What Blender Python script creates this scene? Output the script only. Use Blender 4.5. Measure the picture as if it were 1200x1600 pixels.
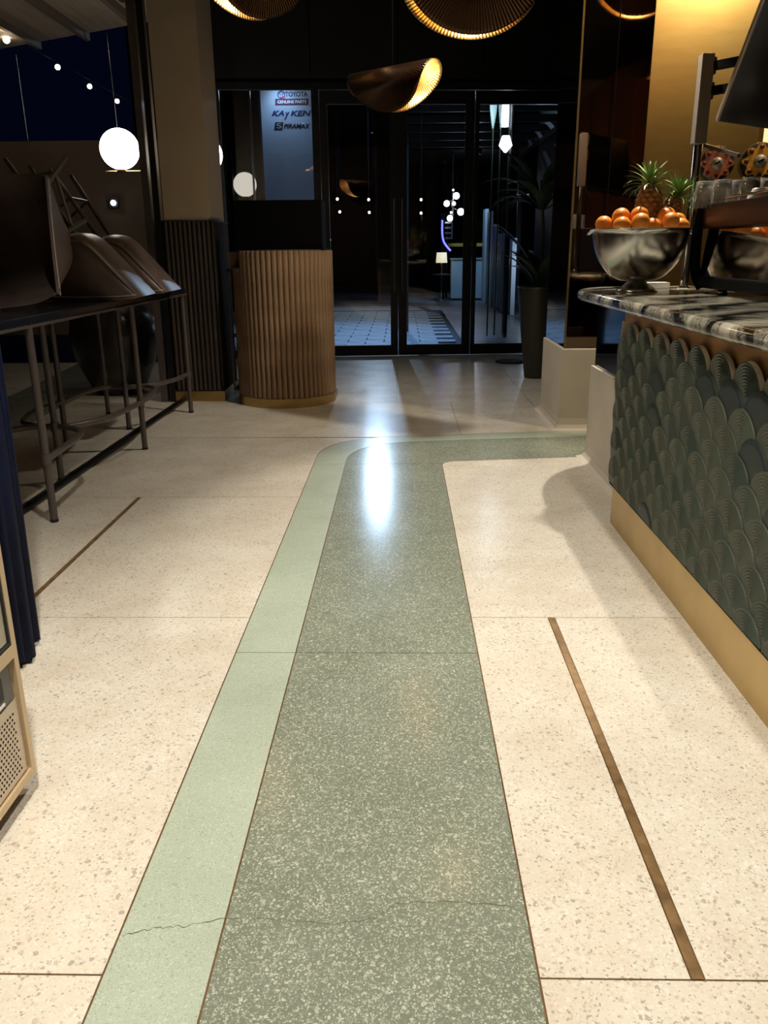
import bpy, bmesh, math, random
from mathutils import Vector, Matrix, Euler
random.seed(7)
PI = math.pi
S = bpy.context.scene
C = S.collection
for o in list(bpy.data.objects): bpy.data.objects.remove(o)

# ------------------------------------------------------------------ camera
F_PX = 1280.0
CAM_H = 1.2
ROT = Matrix(((0.99974837, 0.00158515, 0.022376),
              (0.02083259, 0.30430461, -0.95234695),
              (-0.00831874, 0.95257346, 0.30419502)))
cd = bpy.data.cameras.new('camera'); cam = bpy.data.objects.new('camera', cd); C.objects.link(cam)
cd.sensor_fit = 'AUTO'; cd.sensor_width = 36.0; cd.lens = F_PX/1600*36.0
cd.clip_start = 0.05; cd.clip_end = 300
cam.matrix_world = Matrix.Translation((0, 0, CAM_H)) @ ROT.to_4x4()
S.camera = cam

def ray(px, py): return ROT @ Vector((px-600, 800-py, -F_PX))
def on_z(px, py, z=0.0):
    d = ray(px, py); t = (z-CAM_H)/d.z
    return Vector((0, 0, CAM_H)) + d*t
def on_y(px, py, y):
    d = ray(px, py); return Vector((0, 0, CAM_H)) + d*(y/d.y)

# ------------------------------------------------------------------ world, exposure
S.view_settings.view_transform = 'Standard'; S.view_settings.look = 'None'
S.view_settings.exposure = 0.0; S.view_settings.gamma = 1.0
S.view_settings.use_curve_mapping = False
w = bpy.data.worlds.new('night'); S.world = w; w.use_nodes = True
bg = w.node_tree.nodes['Background']; bg.inputs[0].default_value = (0.0007, 0.0011, 0.0055, 1); bg.inputs[1].default_value = 1.0

def light(name, kind, loc, energy, color, parent=None, target=None, size=0.1, angle=60, blend=0.5):
    l = bpy.data.lights.new(name, kind); l.energy = energy; l.color = color
    if kind == 'AREA': l.shape = 'DISK'; l.size = size
    else: l.shadow_soft_size = size
    if kind == 'SPOT': l.spot_size = math.radians(angle); l.spot_blend = blend
    o = bpy.data.objects.new(name, l); C.objects.link(o); o.location = loc
    if target is not None:
        o.rotation_euler = (Vector(target)-Vector(loc)).to_track_quat('-Z', 'Y').to_euler()
    if parent is not None:
        o.parent = parent; o.matrix_parent_inverse = parent_inv(parent)
    return o

# ------------------------------------------------------------------ materials
MATS = {}
def newmat(n):
    m = bpy.data.materials.new(n); m.use_nodes = True
    nt = m.node_tree; b = nt.nodes['Principled BSDF']
    return m, nt, b
def setp(b, **k):
    names = dict(col='Base Color', rough='Roughness', metal='Metallic', spec='Specular IOR Level', emit='Emission Color',
                 es='Emission Strength', coat='Coat Weight', coatr='Coat Roughness', trans='Transmission Weight', ior='IOR', sheen='Sheen Weight')
    for a, v in k.items():
        i = b.inputs[names[a]]
        if a in ('col', 'emit'): v = (v[0], v[1], v[2], 1)
        i.default_value = v
def N(nt, t, **k):
    n = nt.nodes.new(t)
    for a, v in k.items(): setattr(n, a, v)
    return n
def plain(name, col, rough=0.5, metal=0.0, var=0.0, scale=8.0, bump=0.0, bscale=60.0, stretch=None, **k):
    if name in MATS: return MATS[name]
    m, nt, b = newmat(name); setp(b, col=col, rough=rough, metal=metal, **k)
    L = nt.links
    tc = N(nt, 'ShaderNodeTexCoord'); mp = N(nt, 'ShaderNodeMapping'); L.new(tc.outputs['Object'], mp.inputs[0])
    if stretch: mp.inputs['Scale'].default_value = stretch
    if var > 0:
        nz = N(nt, 'ShaderNodeTexNoise'); nz.inputs['Scale'].default_value = scale; nz.inputs['Detail'].default_value = 5
        L.new(mp.outputs[0], nz.inputs['Vector'])
        r = N(nt, 'ShaderNodeValToRGB'); L.new(nz.outputs['Fac'], r.inputs[0])
        r.color_ramp.elements[0].position = 0.3; r.color_ramp.elements[1].position = 0.7
        r.color_ramp.elements[0].color = tuple(c*(1-var) for c in col)+(1,)
        r.color_ramp.elements[1].color = tuple(min(1, c*(1+var)) for c in col)+(1,)
        L.new(r.outputs[0], b.inputs['Base Color'])
    if bump > 0:
        n2 = N(nt, 'ShaderNodeTexNoise'); n2.inputs['Scale'].default_value = bscale
        L.new(mp.outputs[0], n2.inputs['Vector'])
        bp = N(nt, 'ShaderNodeBump'); bp.inputs['Strength'].default_value = bump; bp.inputs['Distance'].default_value = 0.002
        L.new(n2.outputs['Fac'], bp.inputs['Height']); L.new(bp.outputs[0], b.inputs['Normal'])
    MATS[name] = m; return m
def emis(name, col, strength):
    m, nt, b = newmat(name); setp(b, col=(0.8, 0.8, 0.8), emit=col, es=strength, rough=0.4); MATS[name] = m; return m

def terrazzo(name, base, chips, scale, thr, rough, wear):
    """chips: list of colours the chips take; base: the binder"""
    m, nt, b = newmat(name); L = nt.links
    tc = N(nt, 'ShaderNodeTexCoord')
    nzw = N(nt, 'ShaderNodeTexNoise'); nzw.inputs['Scale'].default_value = 60; L.new(tc.outputs['Object'], nzw.inputs['Vector'])
    add = N(nt, 'ShaderNodeMixRGB', blend_type='ADD'); add.inputs[0].default_value = 0.012
    L.new(tc.outputs['Object'], add.inputs[1]); L.new(nzw.outputs['Color'], add.inputs[2])
    col = None
    for i, (sc, th) in enumerate(((scale, thr), (scale*2.1, thr*1.15), (scale*0.55, thr*0.35))):
        v = N(nt, 'ShaderNodeTexVoronoi'); v.inputs['Scale'].default_value = sc; v.inputs['Randomness'].default_value = 1
        L.new(add.outputs[0], v.inputs['Vector'])
        sep = N(nt, 'ShaderNodeSeparateColor'); L.new(v.outputs['Color'], sep.inputs[0])
        thn = N(nt, 'ShaderNodeMath', operation='MULTIPLY'); thn.inputs[1].default_value = th*1.5
        L.new(sep.outputs[1], thn.inputs[0])
        lt = N(nt, 'ShaderNodeMath', operation='LESS_THAN'); L.new(v.outputs['Distance'], lt.inputs[0]); L.new(thn.outputs[0], lt.inputs[1])
        rp = N(nt, 'ShaderNodeValToRGB'); rp.color_ramp.interpolation = 'CONSTANT'; L.new(sep.outputs[0], rp.inputs[0])
        e = rp.color_ramp.elements
        while len(e) < len(chips): e.new(0.5)
        for j, c in enumerate(chips): e[j].position = j/len(chips); e[j].color = (*c, 1)
        mx = N(nt, 'ShaderNodeMixRGB'); L.new(lt.outputs[0], mx.inputs[0])
        if col is None: mx.inputs[1].default_value = (*base, 1)
        else: L.new(col, mx.inputs[1])
        L.new(rp.outputs[0], mx.inputs[2]); col = mx.outputs[0]
    # large soft wear stains
    nz = N(nt, 'ShaderNodeTexNoise'); nz.inputs['Scale'].default_value = 3.5; nz.inputs['Detail'].default_value = 8; nz.inputs['Roughness'].default_value = 0.65
    L.new(tc.outputs['Object'], nz.inputs['Vector'])
    rr = N(nt, 'ShaderNodeValToRGB'); L.new(nz.outputs['Fac'], rr.inputs[0])
    rr.color_ramp.elements[0].position = 0.34; rr.color_ramp.elements[1].position = 0.62
    rr.color_ramp.elements[0].color = (*wear, 1); rr.color_ramp.elements[1].color = (1, 1, 1, 1)
    mu = N(nt, 'ShaderNodeMixRGB', blend_type='MULTIPLY'); mu.inputs[0].default_value = 1
    L.new(col, mu.inputs[1]); L.new(rr.outputs[0], mu.inputs[2]); L.new(mu.outputs[0], b.inputs['Base Color'])
    rmap = N(nt, 'ShaderNodeMapRange'); L.new(nz.outputs['Fac'], rmap.inputs[0])
    rmap.inputs['To Min'].default_value = rough*0.85; rmap.inputs['To Max'].default_value = rough*1.2
    L.new(rmap.outputs[0], b.inputs['Roughness'])
    b.inputs['Specular IOR Level'].default_value = 0.5
    MATS[name] = m; return m

M_CREAM = terrazzo('terrazzo_cream', (0.67, 0.63, 0.535), [(0.70, 0.64, 0.55), (0.56, 0.49, 0.41), (0.74, 0.68, 0.59), (0.62, 0.55, 0.46), (0.72, 0.66, 0.58), (0.42, 0.385, 0.34), (0.69, 0.61, 0.53), (0.76, 0.70, 0.62)], 95, 0.40, 0.22, (0.88, 0.84, 0.80))
M_GREEN = terrazzo('terrazzo_green', (0.185, 0.205, 0.16), [(0.30, 0.325, 0.26), (0.20, 0.225, 0.175), (0.40, 0.42, 0.34), (0.25, 0.28, 0.22), (0.22, 0.25, 0.195), (0.48, 0.50, 0.41)], 150, 0.46, 0.17, (0.86, 0.87, 0.84))
M_MINT = terrazzo('terrazzo_mint', (0.40, 0.46, 0.37), [(0.46, 0.51, 0.42), (0.32, 0.38, 0.30), (0.43, 0.49, 0.40), (0.50, 0.55, 0.46)], 190, 0.38, 0.20, (0.9, 0.9, 0.88))
M_BRONZE = plain('joint_bronze', (0.20, 0.115, 0.05), 0.4, 0.6, var=0.25, scale=30)
M_CRACK = plain('crack_dark', (0.10, 0.10, 0.07), 0.9)
M_BRASS = plain('brass_brushed', (0.50, 0.35, 0.145), 0.32, 1.0, var=0.08, scale=6, stretch=(1, 1, 12))
M_KICK = plain('brass_kick', (0.60, 0.44, 0.20), 0.42, 0.85, var=0.08, scale=5)
M_BLACK = plain('black_metal', (0.012, 0.012, 0.013), 0.35, 0.2)
M_MATTE = plain('black_matte', (0.005, 0.005, 0.0055), 0.6, spec=0.06)
M_DARKPANEL = plain('dark_panel', (0.010, 0.0085, 0.0075), 0.42, 0.0, var=0.25, scale=2)
M_MIRROR = plain('dark_mirror', (0.30, 0.24, 0.20), 0.03, 1.0)
M_PLASTER = plain('plaster_beige', (0.50, 0.40, 0.29), 0.75, 0, var=0.06, scale=4, bump=0.1)
M_PLINTH = plain('plinth_white', (0.62, 0.56, 0.47), 0.55, 0, var=0.05, scale=5)
M_CEIL = plain('ceiling_dark', (0.05, 0.045, 0.04), 0.8)
M_WOOD = plain('fluted_wood', (0.225, 0.14, 0.078), 0.45, 0, var=0.35, scale=10, stretch=(6, 6, 0.5))
M_WOODTOP = plain('bar_wood', (0.42, 0.21, 0.07), 0.4, 0, var=0.25, scale=8, stretch=(1, 1, 6))
M_FLUTE_DARK = plain('fluted_dark_wood', (0.042, 0.030, 0.023), 0.5, 0, var=0.3, scale=12, stretch=(6, 6, 0.5))
M_STEEL = plain('stainless', (0.62, 0.60, 0.56), 0.22, 1.0, var=0.04, scale=4)
M_CHROME = plain('chrome', (0.75, 0.73, 0.70), 0.08, 1.0)
M_TUBE = plain('tube_bronze_paint', (0.12, 0.10, 0.093), 0.4, 0.35)
M_LEATHER = plain('leather_brown', (0.135, 0.096, 0.084), 0.40, 0, var=0.22, scale=9, bump=0.15, bscale=160)
M_STITCH = plain('stitch_cream', (0.70, 0.64, 0.60), 0.7)
M_TABLE = plain('table_top_black', (0.012, 0.014, 0.022), 0.18)
M_NAVY = plain('navy_cloth', (0.0030, 0.0065, 0.030), 0.7, 0, var=0.3, scale=14, spec=0.2)
M_CERAMIC = plain('glazed_pot', (0.020, 0.018, 0.016), 0.25, 0, var=0.4, scale=6, bump=0.4, bscale=45)
M_ORANGE = plain('orange_peel', (0.90, 0.30, 0.025), 0.38, 0, var=0.10, scale=20, bump=0.25, bscale=260)
M_STEM = plain('orange_stem', (0.16, 0.17, 0.04), 0.7)
M_PINE = plain('pineapple_skin', (0.22, 0.115, 0.040), 0.6, 0, var=0.45, scale=40)
M_LEAF = plain('pineapple_leaf', (0.13, 0.22, 0.045), 0.45, 0, var=0.4, scale=15)
M_LEAFD = plain('dark_leaf', (0.020, 0.042, 0.016), 0.4, 0, var=0.4, scale=6)
M_WHITE = plain('white_paper', (0.78, 0.76, 0.72), 0.6)
M_CUP = plain('white_china', (0.80, 0.78, 0.74), 0.25)
M_BRONZEGLASS = plain('smoked_panel', (0.020, 0.007, 0.0035), 0.3, spec=0.12)
M_MACHMIRROR = plain('machine_mirror', (0.42, 0.37, 0.32), 0.05, 1.0)
M_RUBBER = plain('rubber', (0.015, 0.015, 0.015), 0.8)
M_FRIDGE = plain('fridge_steel', (0.52, 0.45, 0.37), 0.3, 0.8, var=0.05, scale=4)
M_FRIDGEFRAME = plain('fridge_frame', (0.60, 0.45, 0.28), 0.4, 0.3)
M_TWALL = plain('terrace_wall_brown', (0.11, 0.078, 0.056), 0.85, 0, var=0.15, scale=2)
M_BOARD = plain('roof_board', (0.30, 0.235, 0.17), 0.7, 0, var=0.15, scale=3, stretch=(6, 0.5, 1))
M_BEAM = plain('roof_beam', (0.12, 0.09, 0.065), 0.7)
M_PAVE = plain('paver_stone', (0.24, 0.25, 0.26), 0.55, 0, var=0.35, scale=4, bump=0.4, bscale=25)
M_JOINT = plain('paver_joint', (0.035, 0.037, 0.04), 0.9)
M_SIGN = plain('sign_face', (0.36, 0.39, 0.43), 0.5)
M_SIGNDARK = plain('sign_ink_navy', (0.012, 0.016, 0.075), 0.5)
M_SIGNBLK = plain('sign_ink_black', (0.015, 0.010, 0.016), 0.5)
M_SIGNRED = plain('sign_band_maroon', (0.085, 0.018, 0.035), 0.5)
M_SIGNPINK = plain('sign_ink_red', (0.42, 0.05, 0.10), 0.5)
M_GLOBE = emis('globe_opal', (1.0, 0.93, 0.80), 9.0)
M_BULB = emis('bulb_warm', (1.0, 0.74, 0.38), 45.0)
M_BULBSTR = emis('string_bulb', (1.0, 0.88, 0.66), 14.0)
M_COOL = emis('cool_tube', (0.80, 0.90, 1.0), 14.0)
M_FLOOD = emis('flood_lens', (0.62, 0.80, 1.0), 4.0)
M_SHADE = emis('lampshade_glow', (1.0, 0.80, 0.42), 0.9)
M_NEON = emis('neon_blue', (0.06, 0.05, 1.0), 5.0)
M_LED = emis('led_warm', (1.0, 0.72, 0.34), 16.0)
M_SPOTFACE = emis('spot_lens', (1.0, 0.88, 0.70), 12.0)
M_DISPLAY = plain('display_black', (0.003, 0.004, 0.006), 0.3, spec=0.2)

def glass_mat(name, tint, rough=0.0, ior=1.5, boost=1.0):
    m = bpy.data.materials.new(name); m.use_nodes = True; nt = m.node_tree; nt.nodes.clear(); L = nt.links
    out = N(nt, 'ShaderNodeOutputMaterial'); mix = N(nt, 'ShaderNodeMixShader')
    tr = N(nt, 'ShaderNodeBsdfTransparent'); tr.inputs[0].default_value = (*tint, 1)
    gl = N(nt, 'ShaderNodeBsdfGlossy'); gl.inputs['Roughness'].default_value = rough; gl.inputs[0].default_value = (1, 1, 1, 1)
    fr = N(nt, 'ShaderNodeFresnel'); fr.inputs[0].default_value = ior
    mu = N(nt, 'ShaderNodeMath', operation='MULTIPLY', use_clamp=True); mu.inputs[1].default_value = boost
    L.new(fr.outputs[0], mu.inputs[0]); L.new(mu.outputs[0], mix.inputs[0]); L.new(tr.outputs[0], mix.inputs[1]); L.new(gl.outputs[0], mix.inputs[2])
    L.new(mix.outputs[0], out.inputs[0]); MATS[name] = m; return m
M_GLASS = glass_mat('door_glass', (0.80, 0.84, 0.88), boost=1.6)
M_TUMBLER = glass_mat('tumbler_glass', (0.90, 0.89, 0.85), rough=0.03, boost=3.0)
_nt = M_TUMBLER.node_tree; _out = [n for n in _nt.nodes if n.type == 'OUTPUT_MATERIAL'][0]; _src = _out.inputs[0].links[0].from_socket
_mx = N(_nt, 'ShaderNodeMixShader'); _mx.inputs[0].default_value = 0.16; _df = N(_nt, 'ShaderNodeBsdfDiffuse'); _df.inputs[0].default_value = (0.85, 0.85, 0.82, 1)
_nt.links.new(_src, _mx.inputs[1]); _nt.links.new(_df.outputs[0], _mx.inputs[2]); _nt.links.new(_mx.outputs[0], _out.inputs[0])

def marble():
    m, nt, b = newmat('marble_swirl'); L = nt.links
    tc = N(nt, 'ShaderNodeTexCoord'); mp = N(nt, 'ShaderNodeMapping'); L.new(tc.outputs['Object'], mp.inputs[0])
    mp.inputs['Rotation'].default_value = (0.3, 0.2, 0.75)
    nz = N(nt, 'ShaderNodeTexNoise'); nz.inputs['Scale'].default_value = 1.6; nz.inputs['Detail'].default_value = 4
    L.new(mp.outputs[0], nz.inputs['Vector'])
    ad = N(nt, 'ShaderNodeMixRGB', blend_type='ADD'); ad.inputs[0].default_value = 0.42
    L.new(mp.outputs[0], ad.inputs[1]); L.new(nz.outputs['Color'], ad.inputs[2])
    n2 = N(nt, 'ShaderNodeTexNoise'); n2.inputs['Scale'].default_value = 7; n2.inputs['Detail'].default_value = 6; L.new(mp.outputs[0], n2.inputs['Vector'])
    ad2 = N(nt, 'ShaderNodeMixRGB', blend_type='ADD'); ad2.inputs[0].default_value = 0.10
    L.new(ad.outputs[0], ad2.inputs[1]); L.new(n2.outputs['Color'], ad2.inputs[2])
    wv = N(nt, 'ShaderNodeTexWave'); wv.inputs['Scale'].default_value = 1.5; wv.inputs['Distortion'].default_value = 4.5; wv.inputs['Detail'].default_value = 5; wv.inputs['Detail Scale'].default_value = 2.2; wv.inputs['Detail Roughness'].default_value = 0.6
    L.new(ad2.outputs[0], wv.inputs['Vector'])
    r = N(nt, 'ShaderNodeValToRGB'); L.new(wv.outputs['Fac'], r.inputs[0])
    e = r.color_ramp.elements
    e[0].position = 0.0; e[0].color = (0.012, 0.012, 0.012, 1)
    e[1].position = 1.0; e[1].color = (0.50, 0.47, 0.37, 1)
    for p, c in ((0.10, (0.02, 0.018, 0.016, 1)), (0.17, (0.24, 0.23, 0.19, 1)), (0.25, (0.05, 0.045, 0.038, 1)), (0.33, (0.34, 0.32, 0.26, 1)), (0.47, (0.40, 0.38, 0.30, 1)), (0.52, (0.08, 0.068, 0.055, 1)), (0.56, (0.40, 0.38, 0.30, 1)), (0.74, (0.33, 0.31, 0.25, 1)), (0.78, (0.12, 0.10, 0.08, 1)), (0.82, (0.40, 0.38, 0.30, 1))):
        q = e.new(p); q.color = (c[0]*0.78, c[1]*0.78, c[2]*0.78, 1)
    L.new(r.outputs[0], b.inputs['Base Color']); setp(b, rough=0.10)
    MATS['marble'] = m; return m
M_MARBLE = marble()

def scale_tile():
    m, nt, b = newmat('scallop_glaze'); L = nt.links
    oi = N(nt, 'ShaderNodeObjectInfo'); r = N(nt, 'ShaderNodeValToRGB'); L.new(oi.outputs['Random'], r.inputs[0])
    e = r.color_ramp.elements
    e[0].position = 0.0; e[0].color = (0.048, 0.066, 0.051, 1); e[1].position = 1.0; e[1].color = (0.078, 0.094, 0.064, 1)
    for p, c in ((0.3, (0.074, 0.084, 0.058, 1)), (0.55, (0.056, 0.076, 0.062, 1)), (0.75, (0.084, 0.094, 0.066, 1))):
        q = e.new(p); q.color = c
    L.new(r.outputs[0], b.inputs['Base Color']); setp(b, rough=0.5, spec=0.35)
    return m
M_TILE = scale_tile()
M_TILEDARK = plain('scallop_glaze_dark', (0.020, 0.032, 0.032), 0.55)
M_TILEEDGE = plain('scallop_clay_edge', (0.90, 0.78, 0.66), 0.7)

def gold_wall():
    m, nt, b = newmat('brass_wall'); L = nt.links
    tc = N(nt, 'ShaderNodeTexCoord'); mp = N(nt, 'ShaderNodeMapping'); mp.inputs['Scale'].default_value = (3, 3, 14)
    L.new(tc.outputs['Object'], mp.inputs[0])
    nz = N(nt, 'ShaderNodeTexNoise'); nz.inputs['Scale'].default_value = 2; nz.inputs['Detail'].default_value = 6; L.new(mp.outputs[0], nz.inputs['Vector'])
    r = N(nt, 'ShaderNodeValToRGB'); L.new(nz.outputs['Fac'], r.inputs[0])
    r.color_ramp.elements[0].color = (0.50, 0.34, 0.115, 1); r.color_ramp.elements[1].color = (0.66, 0.47, 0.18, 1)
    L.new(r.outputs[0], b.inputs['Base Color']); setp(b, rough=0.34, metal=1.0)
    MATS['gold'] = m; return m
M_GOLD = gold_wall()

def pendant_mat(name, col, rough, rays):
    m, nt, b = newmat(name); L = nt.links; setp(b, col=col, rough=rough, metal=1.0)
    uv = N(nt, 'ShaderNodeUVMap')
    sp = N(nt, 'ShaderNodeSeparateXYZ'); L.new(uv.outputs[0], sp.inputs[0])
    ml = N(nt, 'ShaderNodeMath', operation='MULTIPLY'); ml.inputs[1].default_value = rays; L.new(sp.outputs[0], ml.inputs[0])
    sn = N(nt, 'ShaderNodeMath', operation='SINE'); L.new(ml.outputs[0], sn.inputs[0])
    bp = N(nt, 'ShaderNodeBump'); bp.inputs['Strength'].default_value = 0.38; bp.inputs['Distance'].default_value = 0.003
    L.new(sn.outputs[0], bp.inputs['Height']); L.new(bp.outputs[0], b.inputs['Normal'])
    return m
M_PENDIN = pendant_mat('pendant_brass_inside', (0.80, 0.58, 0.28), 0.38, 2*PI*130)
M_PENDOUT = pendant_mat('pendant_bronze_outside', (0.075, 0.040, 0.020), 0.36, 2*PI*130)

# ------------------------------------------------------------------ mesh helpers
def parent_inv(p):
    m = Matrix.Identity(4); q = p
    while q is not None:
        m = (Matrix.Translation(q.location) @ q.rotation_euler.to_matrix().to_4x4()) @ m
        if q.parent is not None: m = q.matrix_parent_inverse @ m
        q = q.parent
    return m.inverted()
class MB:
    def __init__(s): s.v = []; s.f = []; s.sm = []
    def add(s, vs, fs, smooth=False, mat=None):
        n = len(s.v)
        s.v += [tuple(mat @ Vector(v)) if mat is not None else tuple(v) for v in vs]
        s.f += [tuple(i+n for i in f) for f in fs]; s.sm += [smooth]*len(fs); return s
    def box(s, lo, hi, mat=None):
        (a, b, c), (d, e, f) = lo, hi
        return s.add([(a,b,c),(d,b,c),(d,e,c),(a,e,c),(a,b,f),(d,b,f),(d,e,f),(a,e,f)],
                     [(0,3,2,1),(4,5,6,7),(0,1,5,4),(1,2,6,5),(2,3,7,6),(3,0,4,7)], mat=mat)
    def bar(s, p, q, wx, wy, up=(0, 0, 1)):
        p, q = Vector(p), Vector(q); d = q-p; L = d.length; z = d.normalized(); up = Vector(up)
        if abs(z.dot(up)) > 0.98: up = Vector((0, 1, 0))
        x = up.cross(z).normalized(); y = z.cross(x)
        M = Matrix.Translation(p) @ Matrix((x, y, z)).transposed().to_4x4()
        return s.box((-wx/2, -wy/2, 0), (wx/2, wy/2, L), M)
    def tube(s, pts, r, seg=10, closed=False, cap=True):
        pts = [Vector(p) for p in pts]; n = len(pts); rs = r if isinstance(r, (list, tuple)) else [r]*n
        vs = []; fs = []; prev = None
        for i, p in enumerate(pts):
            if closed: t = (pts[(i+1) % n]-pts[i-1]).normalized()
            else: t = (pts[min(i+1, n-1)]-pts[max(i-1, 0)]).normalized()
            if prev is None:
                a = Vector((0, 0, 1)) if abs(t.z) < 0.9 else Vector((1, 0, 0))
                x = (a - t*a.dot(t)).normalized()
            else: x = (prev - t*prev.dot(t)).normalized()
            prev = x; y = t.cross(x)
            for k in range(seg):
                an = 2*PI*k/seg; vs.append(p + (x*math.cos(an)+y*math.sin(an))*rs[i])
        m = n if closed else n-1
        for i in range(m):
            for k in range(seg):
                a = i*seg+k; b2 = i*seg+(k+1) % seg; j = (i+1) % n
                fs.append((a, b2, j*seg+(k+1) % seg, j*seg+k))
        s.add(vs, fs, True)
        if cap and not closed:
            s.add(vs[:seg], [tuple(range(seg))[::-1]]); s.add(vs[-seg:], [tuple(range(seg))])
        return s
    def lathe(s, prof, cen=(0, 0, 0), seg=32, mat=None, a0=0, a1=2*PI, smooth=True):
        full = abs(a1-a0-2*PI) < 1e-6; cols = seg if full else seg+1
        vs = []; fs = []
        for r, z in prof:
            for k in range(cols):
                an = a0+(a1-a0)*k/seg; vs.append((cen[0]+r*math.cos(an), cen[1]+r*math.sin(an), cen[2]+z))
        for i in range(len(prof)-1):
            for k in range(seg):
                k2 = (k+1) % cols
                fs.append((i*cols+k, i*cols+k2, (i+1)*cols+k2, (i+1)*cols+k))
        return s.add(vs, fs, smooth, mat)
    def prism(s, poly, z0, z1, mat=None):
        n = len(poly); vs = [(x, y, z0) for x, y in poly]+[(x, y, z1) for x, y in poly]
        ar = sum(poly[i][0]*poly[(i+1) % n][1]-poly[(i+1) % n][0]*poly[i][1] for i in range(n))
        fs = [tuple(range(n, 2*n)), tuple(range(n))[::-1]]+[(i, (i+1) % n, n+(i+1) % n, n+i) for i in range(n)]
        if ar < 0: fs = [f[::-1] for f in fs]
        return s.add(vs, fs, False, mat)
    def sphere(s, c, r, seg=24, rings=14, sc=(1, 1, 1)):
        prof = [(max(1e-5, r*math.sin(PI*i/rings)), -r*math.cos(PI*i/rings)) for i in range(rings+1)]
        M = Matrix.Translation(c) @ Matrix.Diagonal((*sc, 1))
        return s.lathe(prof, (0, 0, 0), seg, M)
    def mesh(s, name, mat, bevel=0.0):
        me = bpy.data.meshes.new(name); me.from_pydata(s.v, [], s.f)
        me.polygons.foreach_set('use_smooth', s.sm)
        if bevel:
            bm = bmesh.new(); bm.from_mesh(me); bmesh.ops.remove_doubles(bm, verts=bm.verts, dist=1e-6)
            ed = [e for e in bm.edges if len(e.link_faces) == 2 and e.calc_face_angle(0) > 0.6]
            bmesh.ops.bevel(bm, geom=ed, offset=bevel, segments=2, profile=0.6, affect='EDGES', clamp_overlap=True)
            bm.to_mesh(me); bm.free()
        for m in (mat if isinstance(mat, (list, tuple)) else [mat]): me.materials.append(m)
        me.update(); return me
    def build(s, name, mat, parent=None, bevel=0.0, local=False):
        o = bpy.data.objects.new(name, s.mesh(name, mat, bevel)); C.objects.link(o)
        if parent is not None:
            o.parent = parent
            if not local: o.matrix_parent_inverse = parent_inv(parent)
        return o
def tag(o, label=None, cat=None, group=None, kind=None):
    if label: o['label'] = label
    if cat: o['category'] = cat
    if group: o['group'] = group
    if kind: o['kind'] = kind
    return o
def thing(name, loc, label, cat, group=None, rot=(0, 0, 0)):
    o = bpy.data.objects.new(name, None); C.objects.link(o); o.empty_display_size = 0.05
    o.location = loc; o.rotation_euler = rot
    return tag(o, label, cat, group)
def struct(o): o['kind'] = 'structure'; return o
def kids(o): return [c for c in bpy.data.objects if c.parent == o]
def copy_tree(o, parent=None):
    c = o.copy(); C.objects.link(c); c.parent = parent
    if parent is not None: c.matrix_parent_inverse = o.matrix_parent_inverse.copy()
    for ch in kids(o): copy_tree(ch, c)
    return c
def arc2(cx, cy, r, a0, a1, n=10):
    return [(cx+r*math.cos(a0+(a1-a0)*i/n), cy+r*math.sin(a0+(a1-a0)*i/n)) for i in range(n+1)]
def smooth_path(pts, n=8, closed=False):
    P = [Vector(p) for p in pts]; out = []; m = len(P)
    for i in range(m if closed else m-1):
        if closed: a, b, c, d = P[i-1], P[i], P[(i+1) % m], P[(i+2) % m]
        else: a, b, c, d = P[max(i-1, 0)], P[i], P[i+1], P[min(i+2, m-1)]
        for k in range(n):
            t = k/n
            out.append(0.5*((2*b)+(-a+c)*t+(2*a-5*b+4*c-d)*t*t+(-a+3*b-3*c+d)*t**3))
    if not closed: out.append(P[-1])
    return out
WL = lambda x: 9.86+0.08*x            # door wall line (it runs slightly askew)

# ================================================================== FLOOR
G = 0.002      # half joint
floor = struct(MB().prism([(-1.84, -3.2), (4.2, -3.2), (4.2, 10.2), (-1.84, 9.72)], -0.12, -0.002).build('floor', M_BRONZE))
def slab(poly, mat, name='slab'):
    return MB().prism(poly, -0.002, 0.0).build(name, mat, floor)
def rect(x0, x1, y0, y1): return [(x0+G, y0+G), (x1-G, y0+G), (x1-G, y1-G), (x0+G, y1-G)]
XL, XM, XR = -0.524, -0.335, 0.235
top_o = lambda x: 5.435+0.137*(x+0.12)
top_i = lambda x: 5.262+0.122*(x+0.12)
bot_r = lambda x: 4.735+0.127*(x-0.20)
CX = 3.2
# outer corner of the mint band and of the dark band, rounded by a quadratic curve
def corner(x, fn, r, n=14):
    p0 = Vector((x, fn(x)-r)); p1 = Vector((x, fn(x)-0.01)); p2 = Vector((x+r*1.05, fn(x+r*1.05)))
    return [tuple((1-t)**2*p0+2*t*(1-t)*p1+t*t*p2) for t in [i/n for i in range(n+1)]]
co = corner(XL, top_o, 0.50); ci = corner(XM, top_i, 0.46)
off = lambda pts, d: [(x+d, y-d) for x, y in pts]
YA, YB = 2.308, 4.690
for y0, y1 in ((-3.2, YA), (YA, YB)):
    slab(rect(XL, XM, y0, y1), M_MINT); slab(rect(XM, XR, y0, y1), M_GREEN)
slab([(XL+G, YB+G)]+off(co, G)+[(CX, top_o(CX)-G), (CX, top_i(CX)+G)]+[(x-G, y+G) for x, y in reversed(ci)]+[(XM-G, YB+G)], M_MINT)
br = [(XR-G, YB+G)]+[(XR-G+0.0*i, 4.70) for i in range(1)]
cr = arc2(XR+0.09, bot_r(XR+0.09)-0.09, 0.09+G, PI, PI/2+0.127, 8)
slab([(XM+G, YB+G)]+off(ci, G)+[(CX, top_i(CX)-G), (CX, bot_r(CX)+G)]+list(reversed(cr))+[(XR-G, YB+G)], M_GREEN)
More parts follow.
